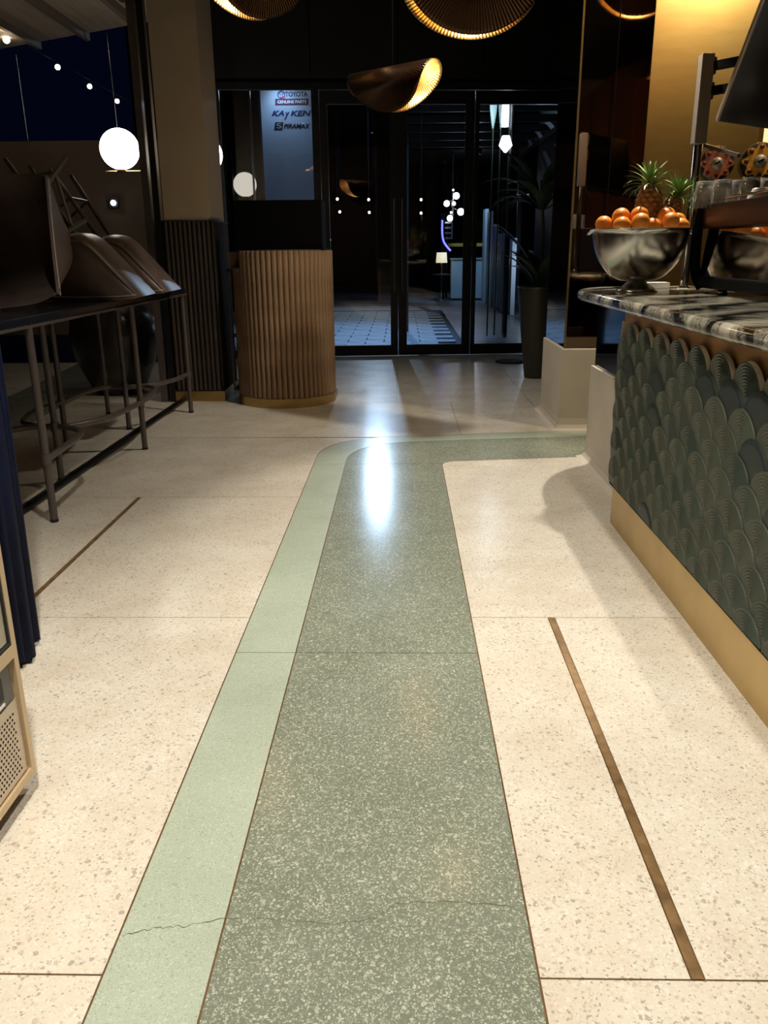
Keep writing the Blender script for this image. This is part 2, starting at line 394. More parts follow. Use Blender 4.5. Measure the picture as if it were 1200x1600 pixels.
# cream slabs, left side
slab(rect(-1.84, XL, -3.2, 1.105), M_CREAM); slab(rect(-1.84, XL, 1.105, 2.566), M_CREAM)
BW = 0.011
slab([(-1.84, 2.566+G), (-1.353-BW, 2.566+G), (-1.353-BW, 4.014-G), (-1.84, 4.014-G)], M_CREAM)
slab([(-1.353+BW, 2.566+G), (XL-G, 2.566+G), (XL-G, 4.014-G), (-1.353+BW, 4.014-G)], M_CREAM)
slab([(-1.84, 4.014+G), (XL-G, 4.014+G)]+[(x-G, y+G) for x, y in co if y < 5.41]+[(-1.84, 5.42-G)], M_CREAM)
xo = max(x for x, y in co if y < 5.41)
slab([(-1.84, 5.42+G)]+[(x-G, y+G) for x, y in co if y >= 5.41 and x < 0.38]+[(0.40-G, top_o(0.40)+G), (0.40-G, 6.75-G), (-1.84, 6.75-G)], M_CREAM)
slab([(0.40+G, top_o(0.40)+G), (1.055-G, top_o(1.055)+G), (1.055-G, 6.75-G), (0.40+G, 6.75-G)], M_CREAM)
slab([(1.055+G, top_o(1.055)+G), (CX, top_o(CX)+G), (CX, 6.75-G), (1.055+G, 6.75-G)], M_CREAM)
for x0, x1 in ((-1.84, -0.05), (-0.05, 1.055), (1.055, 2.2)):
    slab(rect(x0, x1, 6.75, 8.2), M_CREAM)
    slab([(x0+G, 8.2+G), (x1-G, 8.2+G), (x1-G, WL(x1)-0.03), (x0+G, WL(x0)-0.03)], M_CREAM)
# cream slabs, right side
slab(rect(XR, 4.2, -3.2, 1.108), M_CREAM)
slab([(XR+G, 1.108+G), (0.508-BW-0.002, 1.108+G), (0.508-BW-0.002, 2.569-G), (XR+G, 2.569-G)], M_CREAM)
slab([(0.508+BW+0.002, 1.108+G), (4.2, 1.108+G), (4.2, 2.569-G), (0.508+BW+0.002, 2.569-G)], M_CREAM)
crr = [(x+2*G*0.7, y-2*G*0.7) for x, y in cr]
slab([(XR+G, 2.569+G), (1.08-G, 2.569+G), (1.08-G, bot_r(1.08)-G)]+list(reversed(crr)), M_CREAM)
slab([(1.08+G, 2.569+G), (CX, 2.569+G), (CX, bot_r(CX)-G), (1.08+G, bot_r(1.08)-G)], M_CREAM)
M_STRIP = plain('strip_bronze', (0.27, 0.165, 0.075), 0.38, 0.45, var=0.35, scale=25)
MB().prism(rect(-1.353-BW+0.001, -1.353+BW-0.001, 2.566, 4.014), -0.002, 0.0002).build('bronze_strip', M_STRIP, floor)
MB().prism(rect(0.508-BW-0.001, 0.508+BW+0.001, 1.108, 2.569), -0.002, 0.0002).build('bronze_strip', M_STRIP, floor)
# cracks
def crack(pts, wd, seed):
    rnd = random.Random(seed); P = []
    for i in range(len(pts)-1):
        a, b = Vector(on_z(*pts[i])), Vector(on_z(*pts[i+1]))
        for k in range(10):
            p = a.lerp(b, k/10); P.append(Vector((p.x, p.y+rnd.uniform(-1, 1)*0.003, 0)))
    vs = []; fs = []
    for i, p in enumerate(P):
        h = wd*rnd.uniform(0.25, 1.0)
        vs += [(p.x, p.y-h/2, 0.0002), (p.x, p.y+h/2, 0.0002)]
        if i: fs.append((2*i-2, 2*i, 2*i+1, 2*i-1))
    MB().add(vs, fs).build('crack', M_CRACK, floor)
crack([(192, 1462), (240, 1450), (290, 1447), (350, 1434), (440, 1437), (520, 1445), (590, 1434), (620, 1411), (700, 1409), (823, 1417)], 0.003, 1)
crack([(738, 1006), (790, 990), (850, 985)], 0.0012, 2)
crack([(712, 894), (760, 888), (850, 884), (890, 878)], 0.0012, 3)

# ================================================================== SHELL
struct(MB().box((-1.95, -3.2, 3.75), (4.2, 10.3, 3.9)).build('ceiling', M_CEIL))
struct(MB().box((-6.0, -3.3, 0), (4.2, -3.2, 3.75)).build('wall_rear', M_PLASTER))
struct(MB().box((3.2, -3.2, 0), (3.3, 5.6, 3.75)).build('wall_right', M_DARKPANEL))
# gold wall behind the bar
gw = MB().box((1.545, 5.70, 0), (3.3, 5.78, 3.75)).build('wall_back_bar', M_GOLD); struct(gw)
MB().box((1.535, 5.692, 0.56), (1.545, 5.785, 3.75)).build('edge_trim', M_BRASS, gw)
# mirrored pillar
pl = struct(MB().box((1.10, 5.65, 0.555), (1.53, 6.40, 3.75)).build('wall_pillar', M_MIRROR))
mb = MB(); prof = [(0.045, 0), (0.018, 0.012), (0.006, 0.035), (0.0, 0.08), (0.0, 0.55), (-0.004, 0.556)]
vs = []; fs = []
for d, z in prof: vs += [(1.085-d, 5.64-d, z), (1.56, 5.64-d, z), (1.085-d, 6.42+d, z), (1.56, 6.42+d, z)]
for i in range(len(prof)-1):
    a = i*4; b_ = a+4
    fs += [(a+1, a, b_, b_+1), (a, a+2, b_+2, b_), (a+2, a+3, b_+3, b_+2), (a+3, a+1, b_+1, b_+3)]
n = len(prof)*4; fs.append((n-4, n-2, n-1, n-3)[::-1])
mb.add(vs, fs).build('plinth', M_PLINTH, pl)
MB().box((1.094, 5.644, 0.557), (1.106, 5.656, 3.74)).build('corner_trim', M_BRASS, pl)
MB().box((1.318, 5.645, 0.557), (1.322, 5.65, 3.74)).build('panel_seam', M_MATTE, pl)
struct(MB().box((2.0, 5.78, 0), (2.08, 10.1, 3.75)).build('wall_far_right', M_DARKPANEL))

# back wall above the doors: separate dark panels
bw = struct(MB().prism([(-2.0, WL(-2.0)+0.04), (2.0, WL(2.0)+0.04), (2.0, WL(2.0)+0.12), (-2.0, WL(-2.0)+0.12)], 2.93, 3.75).build('wall_back', M_MATTE))
xs = [-2.0, -0.98, -0.045, 0.88, 2.0]
for a, b_ in zip(xs[:-1], xs[1:]):
    MB().prism([(a+0.006, WL(a)), (b_-0.006, WL(b_)), (b_-0.006, WL(b_)+0.04), (a+0.006, WL(a)+0.04)], 2.97, 3.74).build('wall_panel', M_DARKPANEL, bw)
# door frames and glass along the skew wall
def wbar(mbx, x0, x1, z0, z1, d0=0.0, d1=0.07):
    mbx.prism([(x0, WL(x0)+d0), (x1, WL(x1)+d0), (x1, WL(x1)+d1), (x0, WL(x0)+d1)], z0, z1); return mbx
dframe = wbar(wbar(wbar(MB(), -2.0, 2.0, 2.86, 2.93), -2.0, -0.98, 0, 0.09), -0.98, -0.90, 0, 2.86).build('trim_1', M_BLACK); struct(dframe)
def leaf(name, x0, x1, stile_l, stile_r, handle=None, zb=0.13, zt=2.72):
    o = wbar(wbar(wbar(wbar(MB(), x0, x0+stile_l, 0.01, 2.855, 0.015, 0.06), x1-stile_r, x1, 0.01, 2.855, 0.015, 0.06), x0+stile_l, x1-stile_r, 0.01, zb, 0.015, 0.06), x0+stile_l, x1-stile_r, zt, 2.855, 0.015, 0.06).build(name, M_BLACK)
    struct(o)
    a, b_ = x0+stile_l, x1-stile_r
    MB().add([(a, WL(a)+0.036, zb), (b_, WL(b_)+0.036, zb), (b_, WL(b_)+0.036, zt), (a, WL(a)+0.036, zt)], [(0, 1, 2, 3)]).build('pane', M_GLASS, o)
    if handle is not None:
        h = MB().tube([(handle, WL(handle)-0.045, 0.75), (handle, WL(handle)-0.045, 1.75)], 0.011, 8)
        for z in (0.85, 1.65): h.tube([(handle, WL(handle)-0.045, z), (handle, WL(handle)+0.016, z)], 0.007, 8)
        h.build('handle', M_TUBE, o)
    return o
leaf('door_1', -0.895, -0.047, 0.08, 0.085, -0.085)
leaf('door_2', -0.043, 0.805, 0.10, 0.10, 0.005)
leaf('door_3', 0.81, 1.95, 0.05, 0.05, None)
win = wbar(wbar(wbar(MB(), -1.655, -1.635, 0.09, 2.86, 0.015, 0.06), -1.99, -1.97, 0.09, 2.86, 0.015, 0.06), -1.97, -0.99, 1.0, 1.03, 0.015, 0.06).build('window_1', M_BLACK); struct(win)
for a, b_ in ((-1.97, -1.655), (-1.635, -0.982)):
    for z0, z1 in ((0.09, 1.0), (1.03, 2.86)):
        MB().add([(a, WL(a)+0.036, z0), (b_, WL(b_)+0.036, z0), (b_, WL(b_)+0.036, z1), (a, WL(a)+0.036, z1)], [(0, 1, 2, 3)]).build('pane', M_GLASS, win)

# ------------------------------------------------------------------ left column
col_ = struct(MB().box((-1.885, 6.86, 1.44), (-1.52, 7.40, 3.75)).build('wall_column', M_PLASTER, bevel=0.004))
MB().box((-1.895, 6.85, 0.09), (-1.51, 7.42, 1.43)).build('column_core', M_MATTE, col_)
MB().box((-1.912, 6.832, 1.43), (-1.492, 7.43, 1.442)).build('column_cap', M_FLUTE_DARK, col_)
fl = MB().tube([(0, 0, 0.092), (0, 0, 1.43)], 0.0185, 8).mesh('flute', M_FLUTE_DARK)
def flute(x, y, parent, me):
    o = bpy.data.objects.new('flute', me); C.objects.link(o); o.location = (x, y, 0); o.parent = parent; return o
k = -1.895+0.0185
while k < -1.51: flute(k, 6.85, col_, fl); k += 0.0375
k = 6.875
while k < 7.42: flute(-1.51, k, col_, fl); k += 0.0375
MB().box((-1.915, 6.83, 0.0), (-1.49, 7.43, 0.088)).build('brass_skirting', M_BRASS, col_, bevel=0.003)
# slim posts of the terrace opening
for nm, x0, x1, mt in (('trim_2', -1.955, -1.905, M_BLACK), ('trim_3', -2.03, -1.975, M_TUBE)):
    struct(MB().box((x0, 6.83, 0.0), (x1, 6.90, 3.75)).build(nm, mt))
struct(MB().box((-1.955, 9.0, 0), (-1.90, 9.1, 3.75)).build('trim_4', M_BLACK))
# floor track of the folding doors
struct(MB().box((-1.885, 2.2, -0.002), (-1.862, 6.8, 0.014)).box((-1.858, 2.2, -0.002), (-1.844, 6.8, 0.008)).box((-1.84, 2.2, -0.002), (-1.822, 6.8, 0.014)).build('trim_5', M_BLACK))

# ================================================================== BAR COUNTER
bar = thing('bar_counter', (1.2, 2.2, 0), 'long bar counter clad in green scallop tiles above a brass kick plate', 'counter')
YN, YF = 0.5, 3.65
MB().box((0.965, YN, 0.19), (2.0, YF, 0.955)).build('bar_body', M_WOODTOP, bar)
# recessed end unit with dark mirror panel over a coved white plinth
MB().box((1.125, YF, 0.55), (2.0, 4.84, 0.955)).build('mirror_panel', plain('bar_end_mirror', (0.07, 0.055, 0.05), 0.04, 1.0), bar)
vs = []; fs = []
for d, z in [(0.05, 0.0), (0.02, 0.012), (0.007, 0.035), (0, 0.08), (0, 0.55)]:
    vs += [(1.105-d, YF, z), (1.105-d, 4.85+d*0.6, z), (2.0, 4.85+d*0.6, z)]
for i in range(4):
    a = 3*i; fs += [(a, a+1, a+4, a+3)[::-1], (a+1, a+2, a+5, a+4)[::-1]]
fs.append((12, 13, 14)); vs.append((2.0, YF, 0.55)); fs[-1] = (12, 15, 14, 13)
MB().add(vs, fs).build('plinth', M_PLINTH, bar)
# kick plate with a rounded far corner
r_ = 0.06
poly = [(0.955, YN)]+[(0.955, YF-r_)]+arc2(0.955+r_, YF-r_, r_, PI, PI/2, 8)+[(1.10, YF), (1.10, YN)]
MB().prism(poly, 0.0, 0.178).build('kick_plate', M_KICK, bar)
# scallop tiles
def tile_mesh(name, ridged, mats, wd=0.1, depth=0.215):
    seg, rings = 24, 22 if ridged else 5
    vs = []; fs = []; mi = []
    def fan(cz):
        pass
    # front surface: polar grid in the dome, then a straight apron below
    for i in range(rings+1):
        rr = wd*i/rings
        hgt = 0.0125 - 0.0012*(i/rings)**4
        if ridged and 0 < i < rings: hgt += 0.0015*(1 if i % 2 else -1)
        for k in range(seg+1):
            an = PI*k/seg
            vs.append((-hgt, rr*math.cos(an), rr*math.sin(an)))
    W = seg+1
    for i in range(rings):
        for k in range(seg): fs.append((i*W+k, i*W+k+1, (i+1)*W+k+1, (i+1)*W+k)); mi.append(0)
    n = len(vs)
    # apron
    for z in (0.0, -(depth-wd)):
        for k in range(9):
            y = wd*(1-2*k/8); hgt = 0.0125-0.0012*abs(y/wd)**4
            vs.append((-hgt, y, z))
    for k in range(8): fs.append((n+k, n+9+k, n+10+k, n+k+1)); mi.append(0)
    # rim edge
    n2 = len(vs); o0 = rings*W
    for k in range(W): an = PI*k/seg; vs.append((0.004, wd*math.cos(an), wd*math.sin(an)))
    for k in range(seg): fs.append((o0+k, o0+k+1, n2+k+1, n2+k)); mi.append(1)
    me = bpy.data.meshes.new(name); me.from_pydata(vs, [], [f[::-1] for f in fs])
    for m in mats: me.materials.append(m)
    me.polygons.foreach_set('material_index', mi)
    me.polygons.foreach_set('use_smooth', [not ridged or i >= rings*seg for i in range(len(fs))])
    me.update(); return me
T_R = tile_mesh('scallop_tile_ridged', True, [M_TILE, M_TILE]); T_RT = tile_mesh('scallop_tile_top', True, [M_TILE, M_TILEEDGE])
T_S = tile_mesh('scallop_tile_smooth', False, [M_TILEDARK, M_TILEDARK])
rt = random.Random(11)
TW, RP, ZT = 0.1985, 0.0648, 0.905
def clipped(me, zmin, name):
    bm = bmesh.new(); bm.from_mesh(me)
    bmesh.ops.bisect_plane(bm, geom=list(bm.verts)+list(bm.edges)+list(bm.faces), plane_co=(0, 0, zmin), plane_no=(0, 0, -1), clear_outer=True)
    m2 = bpy.data.meshes.new(name); bm.to_mesh(m2); bm.free()
    for m in me.materials: m2.materials.append(m)
    return m2
for r in range(12):
    zt = ZT-r*RP
    if zt < 0.205: break
    zc = zt-0.1; zmin = 0.188-zc
    cut = {}
    n = 0
    while True:
        y = (3.456 if r % 2 == 0 else 3.456+TW/2) - n*TW; n += 1
        if y < 1.15: break
        if y > 3.60: continue
        me = T_RT if r == 0 else (T_S if rt.random() < 0.12 else T_R)
        if zmin > -0.115:
            if me.name not in cut: cut[me.name] = clipped(me, zmin, me.name+'_cut')
            me = cut[me.name]
        o = bpy.data.objects.new('scallop_tile', me); C.objects.link(o); o.parent = bar
        o.matrix_parent_inverse = parent_inv(bar)
        o.location = (0.957-rt.random()*0.0012, y, zc)
        # the domes stand proud of the aprons of the row above
        o.rotation_euler = (rt.uniform(-0.02, 0.02), -0.075+rt.uniform(-0.008, 0.008), 0)
MB().box((0.955, YF-0.004, 0.18), (1.12, YF+0.006, 0.90)).build('end_panel', M_PLINTH, bar)
MB().box((0.948, YN, 0.176), (0.97, YF-0.01, 0.186)).build('shadow_gap', M_MATTE, bar)
# half scallops closing the far corner
hm = MB()
for r in range(0, 12, 2):
    zt = ZT-r*RP-0.03
    if zt-0.1 < 0.19: break
    pts = arc2(0, 0, 0.06, 0, PI, 10)+[(-0.06, -0.10), (0.06, -0.10)]
    M = Matrix.Translation((1.02-0.0, YF+0.014, zt-0.06)) @ Matrix.Rotation(PI/2, 4, 'X')
    MB().prism(pts, -0.006, 0.006, M).build('scallop_tile', M_TILE, bar)

# marble worktop: rounded far corner, bullnose edge
def rounded_slab(poly, z0, z1, r, name, mat):
    """sweep a bullnose round a convex outline"""
    n = len(poly); vs = []; fs = []; K = 8; h = (z1-z0)/2
    nor = []
    for i in range(n):
        a, b_, c = Vector(poly[i-1]), Vector(poly[i]), Vector(poly[(i+1) % n])
        d1 = (b_-a).normalized(); d2 = (c-b_).normalized(); t = (d1+d2).normalized(); nor.append(Vector((t.y, -t.x)))
    for k in range(K+1):
        an = -PI/2+PI*k/K; off_ = h*math.cos(an)-h; z = (z0+z1)/2+h*math.sin(an)
        for i in range(n):
            p = Vector(poly[i])+nor[i]*off_; vs.append((p.x, p.y, z))
    for k in range(K):
        for i in range(n):
            j = (i+1) % n; fs.append((k*n+i, k*n+j, (k+1)*n+j, (k+1)*n+i))
    m = MB().add(vs, fs, True); m.add([vs[K*n+i] for i in range(n)], [tuple(range(n))]); m.add([vs[i] for i in range(n)], [tuple(range(n))[::-1]])
    return m.build(name, mat)
R1 = 0.34
poly = [(2.05, 0.45), (2.05, 4.62), (0.862+R1, 4.62)]
poly += [p for p in arc2(0.862+R1, 4.62-R1*1.7, 1, 0, 0, 1)][:0]
poly += [(0.862+R1-R1*math.sin(t), 4.62-R1*1.5+R1*1.5*math.cos(t)) for t in [PI/2*i/12 for i in range(1, 13)]]
poly += [(0.862, y) for y in (3.6, 3.0, 2.4, 1.8, 1.2)]+[(0.862, 0.45)]
top = rounded_slab(poly, 0.957, 1.005, 0.024, 'marble_worktop', M_MARBLE)
tag(top, 'polished dark and cream swirled marble worktop along the bar counter', 'worktop')
ZC = 1.005

# ------------------------------------------------------------------ fruit bowl
bx, by = 1.105, 4.03
bowl = thing('fruit_bowl', (bx, by, ZC), 'large polished steel pedestal bowl heaped with oranges on the marble worktop', 'bowl')
RB, HB = 0.218, 0.288
prof = []
for i in range(17):
    t = i/16; an = t*PI/2*0.96
    prof.append((0.045+(RB-0.045)*math.sin(an)**0.85 if i else 0.03, 0.048+(HB-0.048)*(1-math.cos(an))**0.9))
rim = prof[-1]
inner = [(r-0.004, z+0.003) for r, z in reversed(prof[1:])]
MB().lathe(prof+[(rim[0]+0.006, rim[1]+0.002), (rim[0]+0.006, rim[1]+0.006), (rim[0]-0.003, rim[1]+0.005)]+inner+[(0.001, 0.055)], (bx, by, ZC), 48).build('bowl_shell', M_STEEL, bowl)
MB().lathe([(0.001, 0.0), (0.098, 0.0), (0.098, 0.005), (0.082, 0.016), (0.058, 0.032), (0.044, 0.045), (0.044, 0.056), (0.001, 0.058)], (bx, by, ZC), 40).build('pedestal', M_STEEL, bowl)
for sx in (-1, 1):
    MB().tube([(bx+sx*(RB+0.002), by-0.03, ZC+HB-0.012), (bx+sx*(RB+0.022), by-0.02, ZC+HB-0.03), (bx+sx*(RB+0.022), by+0.02, ZC+HB-0.03), (bx+sx*(RB+0.002), by+0.03, ZC+HB-0.012)], 0.004, 8).build('handle', M_CHROME, bowl)
# oranges
om = MB().sphere((0, 0, 0), 0.041, 20, 12, (1, 1, 0.94)).mesh('orange', M_ORANGE)
sm_ = MB().lathe([(0.0001, 0.0005), (0.003, 0.0005), (0.004, 0), (0.0045, -0.002)], (0, 0, 0.0386), 8).mesh('orange_stem', M_STEM)
opos = [(941, 348, -0.02), (964, 342, -0.03), (993, 339, -0.05), (998, 347, -0.12), (974, 352, -0.10), (1021, 352, -0.08), (1046, 339, -0.02), (1043, 347, -0.09), (1066, 346, 0.02), (1062, 353, -0.05)]
desc = ['orange at the bowl rim farthest from the coffee machine', 'big round orange standing high beside the pineapple, bowl handle side', 'orange with its stem scar showing, leaning on the pineapple base',
        'orange at the bowl front below the pineapple', 'low orange half sunk behind the bowl rim', 'pale orange low in front of the pineapple base', 'topmost orange near the chrome pole', 'orange with a stem scar below the topmost one near the pole',
        'orange at the bowl rim beside the coffee machine post', 'orange low at the rim beneath the one at the coffee machine post']
placed = [on_y(px, py, by+dy) for px, py, dy in opos]
for _ in range(300):            # let the oranges settle against each other inside the rim
    for a in range(len(placed)):
        for b_ in range(a):
            d = placed[a]-placed[b_]
            if d.length < 0.0805:
                m = d.normalized()*(0.0806-d.length)/2
                m.z *= 0.5; placed[a] += m; placed[b_] -= m
    for p in placed:
        rr = Vector((p.x-bx, p.y-by))
        if rr.length > 0.172: rr = rr.normalized()*0.172; p.x = bx+rr.x; p.y = by+rr.y
        q = Vector((p.x-(bx+0.022), p.y-(by+0.075)))
        if q.length < 0.104: q = q.normalized()*0.104; p.x = bx+0.022+q.x; p.y = by+0.075+q.y
for i, p in enumerate(placed):
    o = bpy.data.objects.new('orange', om); C.objects.link(o); o.location = p
    tag(o, desc[i], 'orange', 'oranges in the steel bowl')
    o.rotation_euler = (random.uniform(-0.9, 0.5), random.uniform(-0.8, 0.8), random.uniform(0, 6))
    s2 = bpy.data.objects.new('stem_scar', sm_); C.objects.link(s2); s2.parent = o

# pineapples
def pineapple(px, pyb, yy, tilt, label, hb=0.155, rb=0.056, crown=0.15, zbase=None):
    b0 = on_y(px, pyb, yy)
    t = thing('pineapple', b0, label, 'pineapple', 'pineapples in the fruit bowl', rot=tilt)
    pr = [(0.001, 0)]+[(rb*(math.sin(PI*(0.12+0.76*i/10))**0.45), hb*i/10) for i in range(11)]+[(0.001, hb)]
    MB().lathe(pr, (0, 0, 0), 24).build('fruit_body', M_PINE, t, local=True)
    ey = MB()
    for i in range(9):
        z = hb*(0.07+0.86*i/8); r = rb*(math.sin(PI*(0.12+0.76*z/hb))**0.45)
        for k in range(11):
            an = 2*PI*(k+0.5*(i % 2))/11
            M = Matrix.Rotation(an, 4, 'Z') @ Matrix.Translation((r-0.002, 0, z)) @ Matrix.Rotation(PI/2, 4, 'Y')
            ey.add([M @ Vector(v) for v in [(0.0095, 0, 0), (0, 0.0145, 0), (-0.0095, 0, 0), (0, -0.0145, 0), (0.002, 0, 0.0075)]], [(0, 1, 4), (1, 2, 4), (2, 3, 4), (3, 0, 4)], True)
    e = ey.build('fruit_eyes', plain('pineapple_eye', (0.36, 0.21, 0.085), 0.55, 0, var=0.5, scale=60), t, local=True); e['kind'] = 'stuff'
    rr = random.Random(int(px))
    for i in range(44):
        lev = i/44; an = i*2.4; ln = crown*(0.55+0.5*math.sin(PI*min(1, 0.25+lev*0.8)))*rr.uniform(0.85, 1.1); out = (1-lev)*1.75+0.15
        a = Vector((math.cos(an), math.sin(an), 0)); sd = Vector((-a.y, a.x, 0)); base = Vector((0, 0, hb-0.004+lev*0.05))+a*0.016*(1-lev*0.6)
        vs = []; fs = []; wd = 0.010*(1-0.35*lev); nseg = 5
        p = base.copy(); ang = PI/2-out*0.75
        for j in range(nseg+1):
            u = j/nseg; wj = wd*(1-u)**0.8*(0.7+0.6*min(1, u*3))+0.0005
            vs += [tuple(p-sd*wj), tuple(p+Vector((0, 0, -0.003))*(1-u)), tuple(p+sd*wj)]
            p = p+(a*math.cos(ang)+Vector((0, 0, 1))*math.sin(ang))*(ln/nseg); ang -= 0.16*out
            if j:
                q = 3*j; fs += [(q-3, q-2, q+1, q), (q-2, q-1, q+2, q+1)]
        MB().add(vs, fs, True).build('crown_leaf', M_LEAF, t, local=True)
    return t
pineapple(1011, 362, by+0.075, (0.02, -0.02, 0), 'upright pineapple with a spiky green crown standing among the oranges', hb=0.195, rb=0.064, crown=0.135)
pineapple(1036, 360, by+0.135, (-0.1, 0.34, 0.0), 'pineapple leaning behind the upright one towards the chrome pole', hb=0.15, rb=0.05, crown=0.125)

# white papers beside the bowl
pp = thing('paper_stack', (1.27, 4.32, ZC), 'small white stack of paper slips on the marble behind the bowl foot', 'paper')
MB().box((1.215, 4.27, ZC), (1.335, 4.36, ZC+0.006)).build('sheet_stack', M_WHITE, pp)
MB().box((1.205, 4.28, ZC+0.0065), (1.34, 4.37, ZC+0.03)).build('note_pad', M_WHITE, pp, bevel=0.001)

# ------------------------------------------------------------------ espresso machine
em = thing('espresso_machine', (1.6, 3.4, ZC), 'black framed coffee machine with mirrored back panel on the marble bar', 'coffee machine')
X0, Y0, Y1 = 1.345, 2.55, 3.95
MB().box((X0+0.03, Y0, ZC+0.03), (1.88, Y1-0.02, ZC+0.36)).build('machine_body', M_BLACK, em, bevel=0.01)
MB().box((X0, Y0, ZC+0.022), (X0+0.10, Y1-0.015, ZC+0.075)).build('base_rail', M_MATTE, em, bevel=0.01)
mp_ = MB().add([(X0+0.006, Y0+0.05, ZC+0.075), (X0+0.006, Y1-0.05, ZC+0.075), (X0+0.024, Y1-0.05, ZC+0.275), (X0+0.024, Y0+0.05, ZC+0.275), (X0+0.03, Y0+0.05, ZC+0.075), (X0+0.03, Y1-0.05, ZC+0.075), (X0+0.03, Y1-0.05, ZC+0.275), (X0+0.03, Y0+0.05, ZC+0.275)],
          [(0, 3, 2, 1), (4, 5, 6, 7), (0, 1, 5, 4), (1, 2, 6, 5), (2, 3, 7, 6), (3, 0, 4, 7)])
mp_.build('mirror_panel', M_MACHMIRROR, em)
MB().box((X0-0.006, Y0+0.02, ZC+0.275), (X0+0.028, Y1-0.03, ZC+0.375)).build('smoked_strip', M_BRONZEGLASS, em, bevel=0.004)
pts = [(X0+0.03, ZC+0.022), (X0-0.004, ZC+0.09), (X0-0.014, ZC+0.22), (X0-0.008, ZC+0.33), (X0+0.012, ZC+0.385)]
P = smooth_path([(x, Y1-0.02, z) for x, z in pts], 6)
MB().tube(P, 0.024, 10).build('end_post', M_MATTE, em)
MB().tube([(X0+0.02, Y1-0.03, ZC+0.395), (X0+0.02, Y0, ZC+0.395)], 0.006, 8).build('cup_rail', M_CHROME, em)
for yy in (3.72, 2.9):
    MB().lathe([(0.001, 0), (0.022, 0), (0.018, 0.022), (0.001, 0.022)], (X0+0.05, yy, ZC), 16).build('foot', M_CHROME, em)
TOPZ = ZC+0.36
# tumblers upside down on the machine
gm = MB().lathe([(0.044, 0.0), (0.044, 0.012), (0.041, 0.06), (0.038, 0.108), (0.034, 0.112), (0.001, 0.112)], (0, 0, 0), 20).lathe([(0.0415, 0.0), (0.0385, 0.06), (0.035, 0.098), (0.001, 0.1)], (0, 0, 0), 20).mesh('tumbler', M_TUMBLER)
gl = [((1128, 300, 3.82), 'upside-down glass tumbler on the coffee machine beside the chrome pole'), ((1152, 302, 3.86), 'second upside-down tumbler from the chrome pole, set slightly back'),
      ((1171, 300, 3.70), 'third upside-down tumbler from the chrome pole, wider than its neighbours'), ((1199, 301, 3.74), 'fourth upside-down tumbler from the chrome pole on the machine'), ((1101, 302, 3.90), 'dim tumbler half hidden behind the chrome pole')]
for (px, py, yy), lb in gl:
    p = on_y(px, py, yy); o = bpy.data.objects.new('glass_tumbler', gm); C.objects.link(o); o.location = (p.x, yy, TOPZ)
    tag(o, lb, 'glass', 'tumblers on the coffee machine')
p = on_y(1180, 310, 3.55)
cup = thing('coffee_cup', (p.x, 3.52, TOPZ), 'white china cup upside down in front of the glass tumblers', 'cup')
MB().lathe([(0.045, 0), (0.046, 0.003), (0.040, 0.03), (0.026, 0.052), (0.024, 0.058), (0.001, 0.058)], (p.x, 3.52, TOPZ), 24).build('cup_body', M_CUP, cup)
MB().tube([(p.x+0.038, 3.52, TOPZ+0.04), (p.x+0.062, 3.52, TOPZ+0.034), (p.x+0.060, 3.52, TOPZ+0.014), (p.x+0.044, 3.52, TOPZ+0.01)], 0.004, 8).build('handle', M_CUP, cup)

# shelf with the two flower-ended drums
sh = thing('back_shelf', (2.35, 4.9, 0), 'dark steel shelf behind the coffee machine carrying two flower-ended drums', 'shelf')
MB().box((1.70, 4.78, 1.525), (3.19, 5.05, 1.545)).build('shelf_board', M_BLACK, sh)
for x in (1.73, 3.1):
    MB().box((x, 4.90, 0.0), (x+0.03, 4.93, 1.525)).build('upright', M_BLACK, sh)
def drum(px, py, yy, r, cols, label):
    c = on_y(px, py, yy); c.z = 1.545+r*1.0
    t = thing('flower_drum', (c.x, yy, 1.545), label, 'drum', 'flower-ended drums on the shelf')
    M = Matrix.Translation(c) @ Matrix.Rotation(-0.25, 4, 'Z') @ Matrix.Rotation(PI/2, 4, 'X')
    m = MB().lathe([(0.001, -0.17), (r*0.96, -0.17), (r, -0.16), (r, 0.0), (r*0.96, 0.006), (0.001, 0.006)], (0, 0, 0), 32, M)
    m.build('drum_shell', plain('drum_dark_glaze', (0.030, 0.032, 0.026), 0.2), t)
    fp = []
    for k in range(64):
        an = 2*PI*k/64; fp.append(((r*0.86+r*0.12*math.cos(8*an))*math.cos(an), (r*0.86+r*0.12*math.cos(8*an))*math.sin(an)))
    MB().prism(fp, 0.006, 0.014, M).build('flower_plate', plain('drum_flower_'+cols[0], cols[1], 0.4, 0, var=0.3, scale=50), t)
    for k in range(8):
        an = 2*PI*(k+0.0)/8
        M2 = M @ Matrix.Translation((r*0.74*math.cos(an), r*0.74*math.sin(an), 0.014))
        MB().lathe([(0.001, 0.003), (r*0.12, 0.003), (r*0.13, 0)], (0, 0, 0), 10, M2).build('petal_spot', plain('drum_spot', (0.10, 0.012, 0.012), 0.4), t)
    MB().lathe([(0.001, 0.02), (r*0.2, 0.018), (r*0.34, 0.008), (r*0.36, 0.0)], (0, 0, 0), 18, M @ Matrix.Translation((0, 0, 0.014))).build('hub', plain('drum_hub', (0.30, 0.28, 0.24), 0.4, 0.3, var=0.5, scale=70), t)
    MB().box((-r*0.16, -r*0.05, 0.034), (r*0.16, r*0.05, 0.04), M @ Matrix.Rotation(0.5, 4, 'Z')).build('hub_bolt', M_MATTE, t)
drum(1120, 258, 4.83, 0.088, ('pink', (0.62, 0.20, 0.12)), 'dark drum with a pink flower-shaped end plate beside the chrome pole')
